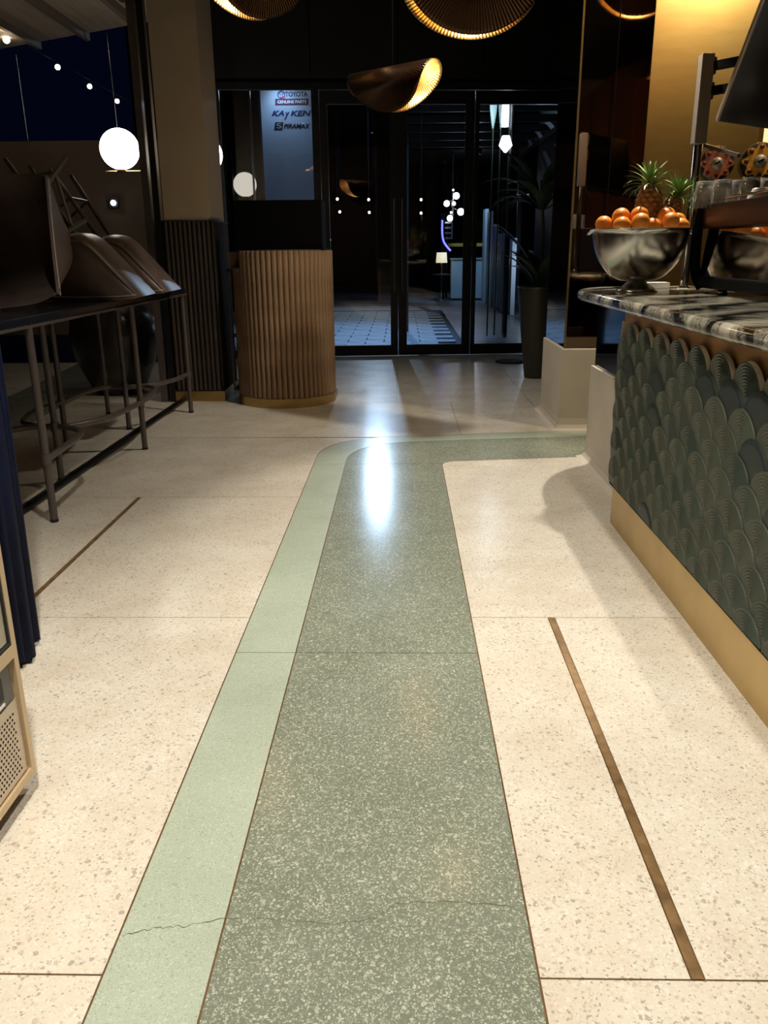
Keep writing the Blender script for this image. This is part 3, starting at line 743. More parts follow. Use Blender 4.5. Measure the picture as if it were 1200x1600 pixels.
drum(1187, 258, 4.83, 0.096, ('yellow', (0.80, 0.40, 0.06)), 'dark drum with a yellow flower-shaped end plate on the back shelf')

# ------------------------------------------------------------------ chrome pole with monitor
PX, PY = 1.418, 4.30
po = thing('monitor_pole', (PX, PY, ZC), 'chrome pole on the marble bar with a grey head and black monitor arms', 'pole')
MB().tube([(PX, PY, ZC), (PX, PY, 1.69)], 0.021, 16).build('chrome_tube', M_CHROME, po)
MB().lathe([(0.001, 0), (0.035, 0), (0.035, 0.006), (0.022, 0.012), (0.021, 0.02)], (PX, PY, ZC), 20).build('base_flange', M_CHROME, po)
MB().box((PX-0.029, PY-0.03, 1.67), (PX+0.029, PY+0.03, 2.055)).build('pole_head', plain('head_grey', (0.42, 0.36, 0.30), 0.35, 0.6), po, bevel=0.004)
for z in (2.005, 1.90):
    MB().bar((PX+0.03, PY, z), (PX+0.26, PY-0.28, z), 0.045, 0.034).build('arm', M_MATTE, po)
    MB().box((PX+0.029, PY-0.02, z-0.035), (PX+0.042, PY+0.02, z+0.035)).build('arm_bracket', M_TUBE, po)
MB().bar((PX+0.03, PY-0.01, 1.665), (PX+0.125, PY-0.20, 1.60), 0.018, 0.016).build('brace', M_TUBE, po)
# monitor, seen from its back edge
A = on_y(1122, 190, 3.85); B = on_y(1195, 0, 3.55)
up = (B-A).normalized(); across = Vector((0.96, -0.22, -0.06)).normalized(); across = (across-up*across.dot(up)).normalized(); nrm = across.cross(up)
if nrm.y > 0: nrm = -nrm
M = Matrix.Translation(A) @ Matrix((across, up, nrm)).transposed().to_4x4()
mo = thing('order_monitor', A, 'dark tilted monitor held by black arms on the chrome pole', 'monitor')
MB().box((0, 0, -0.04), (0.62, 0.60, 0.0), M).build('monitor_case', plain('monitor_black', (0.022, 0.018, 0.016), 0.22), mo, bevel=0.004)
MB().box((-0.008, -0.004, -0.042), (0.0, 0.604, 0.002), M).build('edge_bezel', plain('monitor_bezel', (0.34, 0.27, 0.20), 0.35, 0.6), mo)
MB().box((0.02, 0.02, -0.043), (0.60, 0.58, -0.0405), M).build('screen', M_DISPLAY, mo)

# ================================================================== HOST STAND
sx, sy = -0.965, 6.90
hs = thing('host_stand', (sx, sy, 0), 'rounded host stand of vertical wooden rods on a brass base near the doors', 'host stand')
RX, RY = 0.40, 0.42
def ell(a, rx, ry): return (sx+rx*math.cos(a), sy+ry*math.sin(a))
A0, A1 = math.radians(192), math.radians(368)
half = [ell(A0+(A1-A0)*i/36, RX+0.005, RY+0.005) for i in range(37)]+[(sx+0.40, sy+0.25), (sx-0.40, sy+0.25)]
MB().prism(half, 0.0, 0.075).build('brass_base', M_BRASS, hs)
core = [ell(A0+(A1-A0)*i/36, RX-0.03, RY-0.03) for i in range(37)]
core = [p for p in core if p[0] > sx-0.30]+[(sx+0.37, sy+0.24), (sx-0.30, sy+0.24)]
MB().prism(core, 0.08, 1.195).build('cabinet_core', M_MATTE, hs)
rod = MB().tube([(0, 0, 0.078), (0, 0, 1.205)], 0.0225, 12).mesh('rod', M_WOOD)
rod_s = MB().tube([(0, 0, 0.078), (0, 0, 1.075)], 0.0225, 12).mesh('rod_short', M_WOOD)
nrod = 29
for i in range(nrod+1):
    a = math.radians(186)+(math.radians(370)-math.radians(186))*i/nrod
    x, y = ell(a, RX-0.018, RY-0.018)
    o = bpy.data.objects.new('rod', rod_s if i < 6 else rod); C.objects.link(o); o.location = (x, y, 0); o.parent = hs; o.matrix_parent_inverse = parent_inv(hs)
# top slab, notch block and the open shelving at the side
MB().prism([ell(A0+(A1-A0)*i/36, RX-0.01, RY-0.01) for i in range(37)]+[(sx+0.37, sy+0.25), (sx-0.39, sy+0.25)], 1.197, 1.212).build('top_board', M_FLUTE_DARK, hs)
MB().box((sx-0.43, sy-0.05, 1.08), (sx-0.30, sy+0.25, 1.196)).build('notch_block', M_WOOD, hs, bevel=0.003)
MB().box((sx-0.335, sy-0.16, 1.085), (sx-0.27, sy-0.06, 1.10)).build('notch_ledge', M_FLUTE_DARK, hs)
MB().box((sx-0.46, sy+0.23, 0.0), (sx-0.31, sy+0.26, 1.06)).build('side_panel', M_MATTE, hs)
MB().bar((sx-0.455, sy+0.02, 0.08), (sx-0.455, sy+0.02, 1.05), 0.015, 0.015).build('side_post', M_TUBE, hs)
for z in (0.08, 0.52, 1.05):
    MB().box((sx-0.46, sy+0.01, z), (sx-0.32, sy+0.24, z+0.018)).build('shelf', M_BLACK, hs)
# black terminal box on top
M_TERM = plain('terminal_black', (0.0015, 0.0015, 0.0017), 0.6, spec=0.05)
tb = thing('terminal_box', (sx+0.1, sy-0.05, 1.212), 'black box hood standing on the wooden host stand', 'box')
MB().box((sx-0.34, sy-0.22, 1.2125), (sx+0.355, sy+0.18, 1.225)).build('base_plate', M_TERM, tb)
MB().box((sx-0.33, sy-0.21, 1.225), (sx+0.345, sy-0.18, 1.575)).build('front_panel', M_TERM, tb, bevel=0.004)
for x in (sx-0.33, sx+0.315): MB().box((x, sy-0.18, 1.225), (x+0.03, sy+0.16, 1.575)).build('side_panel', M_TERM, tb)

# ================================================================== PENDANTS
PR = 0.30
def pendant_mesh():
    rb = 0.10; arc_len = rb*math.radians(112)
    bm_v = []; uv = []; fs = []
    nr, na = 16, 96
    def bend(u, v):
        s_ = abs(v); sg = 1 if v >= 0 else -1
        if s_ <= arc_len: a = s_/rb; y, z = rb*math.sin(a), rb*math.cos(a)-rb
        else:
            a = arc_len/rb; e = s_-arc_len; y = rb*math.sin(a)+math.cos(a)*e; z = rb*math.cos(a)-rb-math.sin(a)*e
        return (u, sg*y, z)
    for i in range(nr+1):
        r = PR*max(0.02, i/nr)
        for k in range(na):
            a = 2*PI*k/na; bm_v.append(bend(r*math.cos(a)*1.10, r*math.sin(a)*1.08))
    for i in range(nr):
        for k in range(na):
            k2 = (k+1) % na; fs.append((i*na+k, i*na+k2, (i+1)*na+k2, (i+1)*na+k))
    fs.append(tuple(range(na))[::-1])
    n = len(bm_v)
    me = bpy.data.meshes.new('pendant_shade')
    me.from_pydata(bm_v, [], fs); me.update()
    uvl = me.uv_layers.new(name='UVMap')
    for p in me.polygons:
        f0 = p.index
        for li, vi in zip(p.loop_indices, p.vertices):
            k = vi % na; u = k/na
            if f0 < nr*na and f0 % na == na-1 and k == 0: u = 1.0
            uvl.data[li].uv = (u, (vi//na)/nr)
    me.polygons.foreach_set('use_smooth', [True]*len(fs))
    me.materials.append(M_PENDOUT); me.materials.append(M_PENDIN)
    return me
P_ME = pendant_mesh()
def solid_pendant(name):
    # give the sheet a thickness with a different skin inside
    bm = bmesh.new(); bm.from_mesh(P_ME); bmesh.ops.recalc_face_normals(bm, faces=bm.faces)
    bm.faces.ensure_lookup_table()
    top = max(bm.faces, key=lambda f: f.calc_center_median().z)
    if top.normal.z < 0: bmesh.ops.reverse_faces(bm, faces=bm.faces)
    orig = list(bm.faces)
    d = bmesh.ops.duplicate(bm, geom=list(bm.verts)+list(bm.edges)+orig)
    nv = [g for g in d['geom'] if isinstance(g, bmesh.types.BMVert)]; nf = [g for g in d['geom'] if isinstance(g, bmesh.types.BMFace)]
    bm.normal_update()
    offs = {v: v.normal.copy() for v in nv}
    for v in nv: v.co -= offs[v]*0.003
    bmesh.ops.reverse_faces(bm, faces=nf)
    for f in nf: f.material_index = 1
    be = [e for e in bm.edges if e.is_boundary]
    try: bmesh.ops.bridge_loops(bm, edges=be)
    except Exception: pass
    me = bpy.data.meshes.new(name); bm.to_mesh(me); bm.free()
    me.materials.append(M_PENDOUT); me.materials.append(M_PENDIN); return me
P_SOLID = solid_pendant('pendant_shade')
def pendant(loc, rz, label, power, tilt=0.0, scale=1.0, bu=0.0):
    t = thing('pendant_lamp', loc, label, 'pendant lamp', 'folded brass pendants', rot=(tilt, 0, rz))
    o = bpy.data.objects.new('shade', P_SOLID); C.objects.link(o); o.parent = t; o.scale = (scale,)*3
    MB().sphere((bu, 0.01, -0.135), 0.024, 16, 10).build('bulb', M_BULB, t, local=True)
    MB().tube([(bu, 0, -0.006), (bu, 0.01, -0.115)], 0.014, 10).build('lamp_holder', M_BRASS, t, local=True)
    H_ = 3.75-loc[2]
    c = MB().tube([(0, 0, 0), (0, 0, H_-0.02)], 0.0022, 6).build('cord', M_MATTE, t, local=True)
    c2 = MB().lathe([(0.001, H_-0.03), (0.05, H_-0.03), (0.055, H_), (0.001, H_)], (0, 0, 0), 20).build('ceiling_rose', M_BLACK, t, local=True)
    for q in (c, c2): q.rotation_euler = (-tilt, 0, 0)
    light('pendant_light', 'POINT', (0, 0, 0), power, (1.0, 0.72, 0.40), None, size=0.03).parent = t
    bpy.data.objects[-1] if False else None
    for q in bpy.data.objects:
        if q.parent == t and q.type == 'LIGHT': q.location = (bu, 0.01, -0.17)
    return t
pendant((-0.055, 5.60, 2.275), math.radians(-40), 'folded bronze pendant above the double doors, its lit brass inside turned towards the bar', 2.2, tilt=0.10, bu=0.10)
pendant((0.275, 3.62, 2.215), math.radians(2), 'largest looking folded pendant hung over the green strip, only a thin lit crescent showing', 3.5, scale=0.88)
pendant((-0.82, 5.20, 2.70), math.radians(40), 'folded pendant hung high before the column, its lit inside turned towards the terrace', 3.5, tilt=0.10, bu=-0.10)
pendant((1.71, 4.5, 3.05), math.radians(8), 'folded brass pendant above the fruit bowl end of the bar', 5)
pendant((2.16, 3.3, 2.86), math.radians(75), 'folded brass pendant above the coffee machine', 5)

# ================================================================== CEILING SPOTS (real fixtures)
def ceiling_spot(loc, target, power, angle, label, col=(1.0, 0.92, 0.79), blend=0.7, size=0.05, zc=3.75):
    t = thing('ceiling_spot', (loc[0], loc[1], zc), label, 'spotlight', 'ceiling spotlights')
    d = (Vector(target)-Vector(loc)).normalized(); q = d.to_track_quat('-Z', 'Y').to_matrix().to_4x4()
    M = Matrix.Translation(loc) @ q
    MB().lathe([(0.040, 0.0), (0.045, 0.0), (0.045, 0.12), (0.03, 0.14), (0.001, 0.14)], (0, 0, 0), 20, M).build('spot_can', M_BLACK, t)
    MB().lathe([(0.001, 0.012), (0.040, 0.012)], (0, 0, 0), 20, M).build('lens', M_SPOTFACE, t)
    MB().tube([(loc[0], loc[1], zc), (loc[0], loc[1], loc[2]+0.06)], 0.008, 8).build('stem', M_BLACK, t)
    p = Vector(loc)+d*0.02
    light('spot_light', 'SPOT', p, power, col, t, target=None, size=size, angle=angle, blend=blend)
    for o in bpy.data.objects:
        if o.type == 'LIGHT' and o.parent == t:
            o.rotation_euler = d.to_track_quat('-Z', 'Y').to_euler()
ceiling_spot((-0.35, 0.6, 3.5), (-0.35, 0.9, 0), 430, 90, 'black ceiling spotlight over the mint strip')
ceiling_spot((0.75, 1.4, 3.5), (0.65, 1.7, 0), 290, 84, 'black ceiling spotlight in front of the bar counter')
ceiling_spot((-0.7, 2.6, 3.5), (-0.6, 3.0, 0), 120, 80, 'black ceiling spotlight beside the bar table')
ceiling_spot((0.1, 5.3, 3.5), (0.1, 5.9, 0), 185, 90, 'black ceiling spotlight over the strip bend')
ceiling_spot((1.15, 4.50, 2.80), (0.85, 4.0, 0.5), 215, 66, 'black spotlight on a long stem above the fruit bowl', size=0.025, blend=0.35)
ceiling_spot((2.3, 4.5, 3.4), (1.9, 5.70, 1.9), 140, 110, 'black spotlight washing the brass wall', col=(1, 0.80, 0.52))
# LED strip under the shelf above the drums
led = thing('led_strip', (2.6, 5.66, 2.0), 'warm strip light along the brass wall behind the bar', 'strip light')
MB().box((2.27, 5.66, 1.985), (3.15, 5.695, 2.01)).build('channel', M_BRASS, led)
MB().box((2.28, 5.665, 1.978), (3.14, 5.69, 1.985)).build('diffuser', M_LED, led)
nich = thing('reflection_glow', (2.7, 5.66, 1.55), 'added glowing amber panel imitating a bright reflection in the brass wall behind the drums', 'glow panel')  # emissive panel put in for a bright reflection in the brass, no niche there
MB().box((2.27, 5.672, 1.55), (3.15, 5.70, 1.97)).build('glow_panel', emis('reflection_amber', (1.0, 0.62, 0.20), 0.85), nich)
MB().box((2.255, 5.665, 1.54), (2.27, 5.70, 1.975)).build('glow_frame', M_BRASS, nich)
# tall brown unit behind the bar
cb = thing('tall_cabinet', (2.75, 0.6, 0), 'tall polished brown cabinet standing behind the bar', 'cabinet')
MB().box((2.35, -0.9, 0.0), (3.15, 2.1, 3.05)).build('cabinet_body', plain('cabinet_brown', (0.20, 0.055, 0.022), 0.3, 0, var=0.2, scale=4), cb)
for yy in (0.1, 1.1): MB().box((2.343, yy-0.004, 0.05), (2.35, yy+0.004, 3.0)).build('door_gap', M_MATTE, cb)

# ================================================================== LEFT: TABLE + STOOLS
tb_ = thing('bar_table', (-1.95, 5.0, 0), 'long black high table on bent metal tube legs beside the terrace opening', 'table')
ZTT = 0.94
MB().prism([(-2.36, 3.15), (-1.63, 3.15), (-1.64, 6.40), (-2.36, 6.40)], 0.902, ZTT).build('table_top', M_TABLE, tb_, bevel=0.006)
MB().prism([(-1.65, 3.15), (-1.618, 3.15), (-1.628, 6.40), (-1.66, 6.40)], 0.89, 0.902).build('metal_rim', M_TUBE, tb_, bevel=0.002)
legs = [((x_, y_), (x_, y_)) for x_, y_ in ((-1.632, 3.617), (-1.645, 5.085), (-1.655, 6.33), (-1.89, 4.35), (-1.95, 5.72), (-2.28, 3.65), (-2.165, 5.127), (-2.30, 6.30))]
def legpt(i, z):
    (x0, y0), (x1, y1) = legs[i]; t = z/0.90; return (x0+(x1-x0)*t, y0+(y1-y0)*t, z)
for i in range(len(legs)):
    lg = MB().tube([legpt(i, 0.012), legpt(i, 0.901)], 0.0175, 12).build('leg', M_TUBE, tb_)
    p = legpt(i, 0)
    MB().tube([p, legpt(i, 0.014)], 0.019, 12).build('rubber_foot', M_RUBBER, lg)
    c = legpt(i, 0.30)
    MB().tube([legpt(i, 0.275), legpt(i, 0.325)], 0.023, 12).build('collar', M_TUBE, lg)
def L3(i): return legpt(i, 0.30)
rl = [[L3(0), (-1.655, 3.95, 0.30), (-1.69, 4.20, 0.30), (-1.80, 4.33, 0.30), L3(3), (-2.05, 4.32, 0.30), (-2.22, 4.05, 0.3), L3(5)],
      [L3(1), (-1.66, 4.80, 0.30), (-1.70, 4.55, 0.30), (-1.79, 4.39, 0.30), L3(3)],
      [L3(1), (-1.66, 5.35, 0.3), (-1.70, 5.6, 0.3), (-1.80, 5.74, 0.3), L3(4), (-2.08, 5.72, 0.3), (-2.16, 5.5, 0.3), L3(6)],
      [L3(2), (-1.68, 6.08, 0.3), (-1.74, 5.88, 0.3), (-1.83, 5.76, 0.3), L3(4)],
      [L3(6), (-2.20, 4.85, 0.3), (-2.15, 4.55, 0.3), (-2.05, 4.40, 0.3), L3(3)]]
for r in rl: MB().tube(smooth_path(r, 8), 0.0165, 10).build('foot_rail', M_TUBE, tb_)

# tub stools, upside down on the table
def stool_meshes():
    """local frame: the inverted stool rests on z=0, back rim towards +x, seat front towards -x"""
    # outer profile in x,z from the back rim over the seat/back fold to the seat front
    prof = smooth_path([(0.30, 0, 0.035), (0.16, 0, 0.20), (0.02, 0, 0.355), (-0.07, 0, 0.385), (-0.16, 0, 0.345), (-0.27, 0, 0.20), (-0.345, 0, 0.05)], 5)
    Wd = 0.25
    def shell(inset):
        vs = []; fs = []
        ny = 12
        for p in prof:
            cx, cz = -0.02, 0.06
            x = p.x; z = p.z
            for k in range(ny+1):
                t = -1+2*k/ny
                # barrel across: edges drop and curl in
                e = abs(t)**4
                xx = cx+(x-cx)*(1-0.10*e)*(1-inset*2.2); zz = max(0.012, (z-0.0)*(1-0.13*e)-inset)
                vs.append((xx, t*(Wd-inset), zz))
        W = ny+1
        for i in range(len(prof)-1):
            for k in range(ny): fs.append((i*W+k, i*W+k+1, (i+1)*W+k+1, (i+1)*W+k))
        return vs, fs, W
    vo, fo, W = shell(0.0)
    n = len(prof)
    m = MB().add(vo, fo, True)
    # side (arm) panels, closed down to the stitched rim
    side_paths = {}
    for sgn, k in ((-1, 0), (1, W-1)):
        edge = [Vector(vo[i*W+k]) for i in range(n)]
        low = [Vector((p.x*0.985, p.y+sgn*0.018, max(0.012, 0.016+0.05*((p.x-0.0)/0.33)**2*0.3))) for p in edge]
        mid = [(a*0.5+b_*0.5)+Vector((0, sgn*0.022, 0)) for a, b_ in zip(edge, low)]
        vs = [tuple(v) for v in edge+mid+low]
        fs = []
        for r in range(2):
            for i in range(n-1):
                f = (r*n+i, r*n+i+1, (r+1)*n+i+1, (r+1)*n+i)
                fs.append(f if sgn < 0 else f[::-1])
        m.add(vs, fs, True); side_paths[sgn] = (edge, low)
    shell_me = m.mesh('leather_shell', M_LEATHER)
    bm = bmesh.new(); bm.from_mesh(shell_me); bmesh.ops.remove_doubles(bm, verts=bm.verts, dist=0.0008)
    bmesh.ops.recalc_face_normals(bm, faces=bm.faces); bm.to_mesh(shell_me); bm.free()
    st = {}
    for sgn in (-1, 1):
        edge, low = side_paths[sgn]
        st[sgn] = MB().tube([p+Vector((0, sgn*0.004, 0.004)) for p in low], 0.0045, 6).tube([p+Vector((0, sgn*0.002, 0.002)) for p in edge], 0.004, 6).mesh('piping', M_LEATHER)
    dots = MB()
    for sgn in (-1, 1):
        edge, low = side_paths[sgn]
        P = smooth_path(low, 4)
        for i in range(0, len(P)-1):
            a, b_ = P[i]+Vector((0, sgn*0.010, 0.020)), P[i].lerp(P[i+1], 0.6)+Vector((0, sgn*0.010, 0.020))
            if (b_-a).length > 1e-4: dots.tube([a, b_], 0.0032, 5)
    dme = dots.mesh('stitching', M_STITCH)
    # legs rise from the seat underside (the slope on the -x side), leaning to -x
    seat_n = Vector((-0.62, 0, 0.78)).normalized(); along = Vector((0.78, 0, 0.62)).normalized()
    c0 = Vector((-0.20, 0, 0.27)); lg = []
    for a in (-0.10, 0.10):
        for b_ in (-0.15, 0.15):
            p = c0+along*a+Vector((0, b_, 0)); q = p+seat_n*0.50+along*a*0.7+Vector((0, b_*0.35, 0))
            lg.append(MB().tube([p-seat_n*0.03, q], [0.016, 0.012], 10).mesh('leg', M_TUBE))
    ring = MB()
    rp = []
    for a, b_ in ((-0.10, -0.15), (0.10, -0.15), (0.10, 0.15), (-0.10, 0.15)):
        p = c0+along*a+Vector((0, b_, 0)); q = p+seat_n*0.50+along*a*0.7+Vector((0, b_*0.35, 0)); rp.append(p.lerp(q, 0.62))
    for i in range(4): ring.tube([rp[i], rp[(i+1) % 4]], 0.009, 8)
    return shell_me, st, dme, lg, ring.mesh('foot_ring', M_TUBE)
SH, ST, DM, LG, RG = stool_meshes()
def stool(loc, rot, label):
    t = thing('leather_bar_stool', loc, label, 'bar stool', 'stools turned over on the bar table', rot=rot)
    def sub(n, me, par=t):
        o = bpy.data.objects.new(n, me); C.objects.link(o); o.parent = par; return o
    s_ = sub('seat_shell', SH); sub('piping', ST[-1], s_); sub('piping', ST[1], s_); d_ = sub('stitching', DM, s_); d_['kind'] = 'stuff'
    for l in LG: sub('leg', l)
    sub('foot_ring', RG)
    R3 = Euler(rot).to_matrix()
    lo = min((R3 @ v.co).z for me_ in [SH, *LG] for v in me_.vertices)
    t.location.z = ZTT+0.002-lo
    return t
stool((-1.80, 5.02, ZTT), (0, 0, math.radians(6)), 'upturned brown leather stool, its sloping back overhanging the middle of the bar table')
stool((-1.80, 5.62, ZTT), (0, 0, math.radians(4)), 'upturned brown leather stool at the bar table end nearest the fluted column')
_x = Vector((0.12, -0.34, -1)).normalized(); _z = Vector((-0.06, 1.0, 0)); _z = (_z-_x*_z.dot(_x)).normalized(); _y = _z.cross(_x)
stool((-1.93, 4.02, ZTT), tuple(Matrix((_x, _y, _z)).transposed().to_euler()), 'brown leather stool propped up on edge, hollow inside showing, on the bar table')
stool((-2.02, 3.42, ZTT), (0, 0, math.radians(8)), 'upturned brown leather stool at the bar table end nearest the navy curtain')

# ------------------------------------------------------------------ navy curtain gathered at the jamb
cu = thing('navy_curtain', (-1.25, 2.33, 0), 'navy pleated curtain gathered beside the stainless fridge', 'curtain')
def pleats(cx, cy, lx, ly, n, amp, zs, lean, ph):
    vs = []; fs = []; K = 96
    for zi, z in enumerate(zs):
        for k in range(K):
            a = 2*PI*k/K
            e = 1+amp*math.sin(n*a+ph)
            vs.append((cx+lx*math.cos(a)*e+lean*z, cy+ly*math.sin(a)*e, z+(0.012*math.sin(n*a*0.5+ph)+0.012 if zi == 0 else 0)))
    for zi in range(len(zs)-1):
        for k in range(K): fs.append((zi*K+k, zi*K+(k+1) % K, (zi+1)*K+(k+1) % K, (zi+1)*K+k))
    fs.append(tuple(range((len(zs)-1)*K, len(zs)*K))); fs.append(tuple(range(K))[::-1])
    return MB().add(vs, fs, True)
pleats(-1.30, 2.34, 0.125, 0.10, 17, 0.10, [0.002, 0.8, 1.6, 2.4, 3.0], 0.012, 0.3).build('front_bundle', M_NAVY, cu)
pleats(-1.215, 2.235, 0.075, 0.07, 11, 0.13, [0.002, 0.8, 1.6, 2.4, 3.0], 0.012, 1.1).build('side_bundle', M_NAVY, cu)

# ------------------------------------------------------------------ stainless under-counter fridge
fr = thing('stainless_fridge', (-1.15, 1.15, 0), 'stainless fridge with perforated grille and beige edge frame beside the navy curtain', 'fridge')
FX, FY = -0.853, 1.617
MB().box((-1.45, 0.70, 0.055), (FX-0.012, FY-0.004, 0.90)).build('cabinet_body', M_FRIDGE, fr)
fm = MB().box((FX-0.03, FY-0.018, 0.055), (FX, FY, 0.90)).box((FX-0.03, 0.70, 0.055), (FX, FY-0.018, 0.073)).box((FX-0.03, 0.70, 0.355), (FX, FY-0.018, 0.385)).box((FX-0.03, 0.70, 0.88), (FX, FY-0.018, 0.90))
fm.build('edge_frame', M_FRIDGEFRAME, fr)
MB().box((FX-0.02, 0.72, 0.395), (FX-0.004, FY-0.028, 0.87)).build('door_panel', M_FRIDGE, fr, bevel=0.003)
gk = MB()
for lo, hi in (((FX-0.012, 0.71, 0.386), (FX-0.001, FY-0.020, 0.393)), ((FX-0.012, FY-0.026, 0.393), (FX-0.001, FY-0.020, 0.87))): gk.box(lo, hi)
gk.build('door_gasket', M_RUBBER, fr)
gr = MB().box((FX-0.02, 0.72, 0.078), (FX-0.006, FY-0.024, 0.262)).build('vent_grille', M_FRIDGE, fr)
hole = MB()
for i in range(26):
    for j in range(13):
        y = FY-0.05-i*0.0125-(0.00625 if j % 2 else 0); z = 0.095+j*0.0115
        c = [(FX-0.0056, y+0.0032*math.cos(2*PI*k/8), z+0.0032*math.sin(2*PI*k/8)) for k in range(8)]
        hole.add(c, [tuple(range(8))])
h_ = hole.build('grille_holes', M_MATTE, gr); h_['kind'] = 'stuff'
MB().box((FX-0.03, 0.72, 0.264), (FX-0.008, FY-0.03, 0.352)).build('control_recess', plain('recess_grey', (0.10, 0.095, 0.085), 0.4), fr)
dp = MB().box((FX-0.010, 1.30, 0.285), (FX-0.005, FY-0.075, 0.335)).build('display', M_DISPLAY, fr)
MB().box((FX-0.0048, FY-0.125, 0.307), (FX-0.0044, FY-0.10, 0.309)).box((FX-0.0048, FY-0.114, 0.300), (FX-0.0044, FY-0.112, 0.316)).build('plus_mark', M_WHITE, dp)
MB().box((FX-0.009, 1.30, 0.270), (FX-0.005, FY-0.075, 0.276)).build('light_line', M_WHITE, fr)
for y in (1.50, 0.85):
    for x in (FX-0.09, -1.36): MB().lathe([(0.001, 0), (0.03, 0), (0.026, 0.055), (0.001, 0.055)], (x, y, 0), 16).build('foot', M_RUBBER, fr)

# ================================================================== TERRACE (left, outside the opening)
tf = struct(MB().box((-7.5, -3.2, -0.12), (-1.885, 14.0, -0.004)).build('terrace_floor', M_CREAM))
gb = [on_z(*p) for p in ((-40, 640), (30, 612), (128, 565), (185, 545), (190, 590), (140, 612), (90, 638), (35, 668), (-40, 705))]
MB().prism([(p.x, p.y) for p in gb], -0.004, -0.002).build('green_band', M_GREEN, tf)
for y0 in (1.1, 2.566, 4.014, 5.42, 6.85, 8.3):
    MB().box((-7.5, y0-0.0015, -0.0045), (-1.885, y0+0.0015, -0.0035)).build('floor_joint', M_BRONZE, tf)
tw = struct(MB().box((-7.5, 9.6, 0), (-1.97, 9.75, 2.36)).build('wall_terrace', M_TWALL))
struct(MB().box((-7.5, 9.45, 0), (-1.97, 9.6, 0.30)).build('baseboard_terrace', M_NAVY))
struct(MB().box((-7.6, -3.2, 0), (-7.5, 14, 2.36)).build('wall_terrace_side', M_TWALL))
# terrace roof: boards between beams, its far edge askew
rf = thing('terrace_roof', (-4, 6, 3.25), 'sloping-edged terrace roof of beige boards between brown beams', 'roof')
redge = lambda x: 8.62-0.52*(x+2.2)
x = -6.8; 
while x < -2.04:
    x1 = min(x+0.62, -2.04)
    MB().prism([(x, -1.0), (x1-0.02, -1.0), (x1-0.02, redge(x1)), (x, redge(x))], 3.27, 3.30).build('roof_board', M_BOARD, rf)
    MB().prism([(x1-0.05, -1.0), (x1, -1.0), (x1, redge(x1)), (x1-0.05, redge(x1-0.05))], 3.20, 3.31).build('beam', M_BEAM, rf)
    x += 0.62
struct(MB().box((-2.06, -3.0, 2.95), (-1.96, 6.83, 3.75)).build('trim_6', M_BLACK))
# string bulbs on a cable
cab = thing('festoon_cable', (-4.0, 10.5, 3.3), 'thin black cable carrying small bulbs over the terrace', 'cable')
MB().tube([(-3.98, 7.4, 3.30), (-4.03, 14.0, 3.33)], 0.0018, 6).build('wire', M_MATTE, cab)
MB().tube([(-4.03, 14.0, 0.0), (-4.03, 14.0, 3.35)], 0.03, 8).build('post', M_MATTE, cab)
for (px, py, r, lb) in ((10, 62, 0.034, 'brightest string bulb tucked under the terrace roof edge'), (90, 105, 0.03, 'first string bulb beyond the terrace roof edge'), (140, 135, 0.03, 'middle string bulb in the dark sky over the terrace'), (183, 158, 0.03, 'string bulb nearest the big glowing globe')):
    p = on_z(px, py, 3.25)
    t = MB().sphere(p, r, 12, 8).build('bulb', M_BULBSTR, cab)
    MB().tube([(p.x, p.y, p.z+r*0.8), (p.x, p.y, 3.315)], 0.014, 8).build('socket', M_MATTE, t)
light('string_glow', 'POINT', on_z(10, 62, 3.18), 2.5, (1, 0.80, 0.55), size=0.05).parent = None
# thin guy wires
for (a, b_, lb) in (((25, 85), (40, 190), 'thin pale wire hanging beside the first string bulb'), ((167, 52), (182, 187), 'thin pale wire hanging near the string bulb by the globe')):
    A_ = on_y(*a, 9.4); B_ = on_y(*b_, 9.55); B2 = Vector((B_.x, 9.55, 2.36))
    tag(MB().tube([A_, B2], 0.004, 6).build('hanging_wire', M_STEEL), lb, 'wire', 'wires over the terrace')
# globe sconces
gsm = None
def sconce(c, r, wall_pt, label):
    t = thing('globe_sconce', wall_pt, label, 'wall lamp', 'opal globe sconces')
    MB().sphere(c, r, 32, 20).build('opal_globe', M_GLOBE, t)
    z = c.z-r-0.012
    MB().lathe([(0.001, 0), (0.036, 0), (0.036, 0.02), (0.001, 0.022)], (c.x, c.y, z), 20).build('holder', M_BRASS, t)
    d = Vector((wall_pt[0]-c.x, wall_pt[1]-c.y, 0)); dn = d.normalized()
    MB().tube([Vector((c.x, c.y, z))-dn*0.13, Vector((wall_pt[0], wall_pt[1], z))], 0.007, 8).build('rod_arm', M_BRASS, t)
    MB().lathe([(0.001, 0), (0.032, 0), (0.032, 0.012), (0.001, 0.012)], (0, 0, 0), 16, Matrix.Translation((wall_pt[0], wall_pt[1], z)) @ Matrix.Rotation(PI/2, 4, 'Y' if abs(d.x) > abs(d.y) else 'X')).build('wall_rose', M_BRASS, t)
sconce(on_y(187, 233, 6.99), 0.152, (-2.03, 6.99, 1.83), 'glowing white globe sconce on a brass rod at the terrace post')
sconce(on_y(321, 242, 8.0), 0.152, (-1.77, 7.43, 1.88), 'glowing white globe sconce mostly hidden behind the beige column')
# a small star-bright lamp low on the terrace wall
p = on_y(177, 317, 9.55)
wl = thing('wall_spot', p, 'tiny cool white spot lamp on the brown terrace wall', 'wall lamp')
MB().box((p.x-0.05, 9.56, p.z-0.05), (p.x+0.05, 9.60, p.z+0.05)).build('back_plate', M_BLACK, wl)
MB().sphere((p.x, 9.55, p.z), 0.028, 12, 8).build('lens', M_COOL, wl)
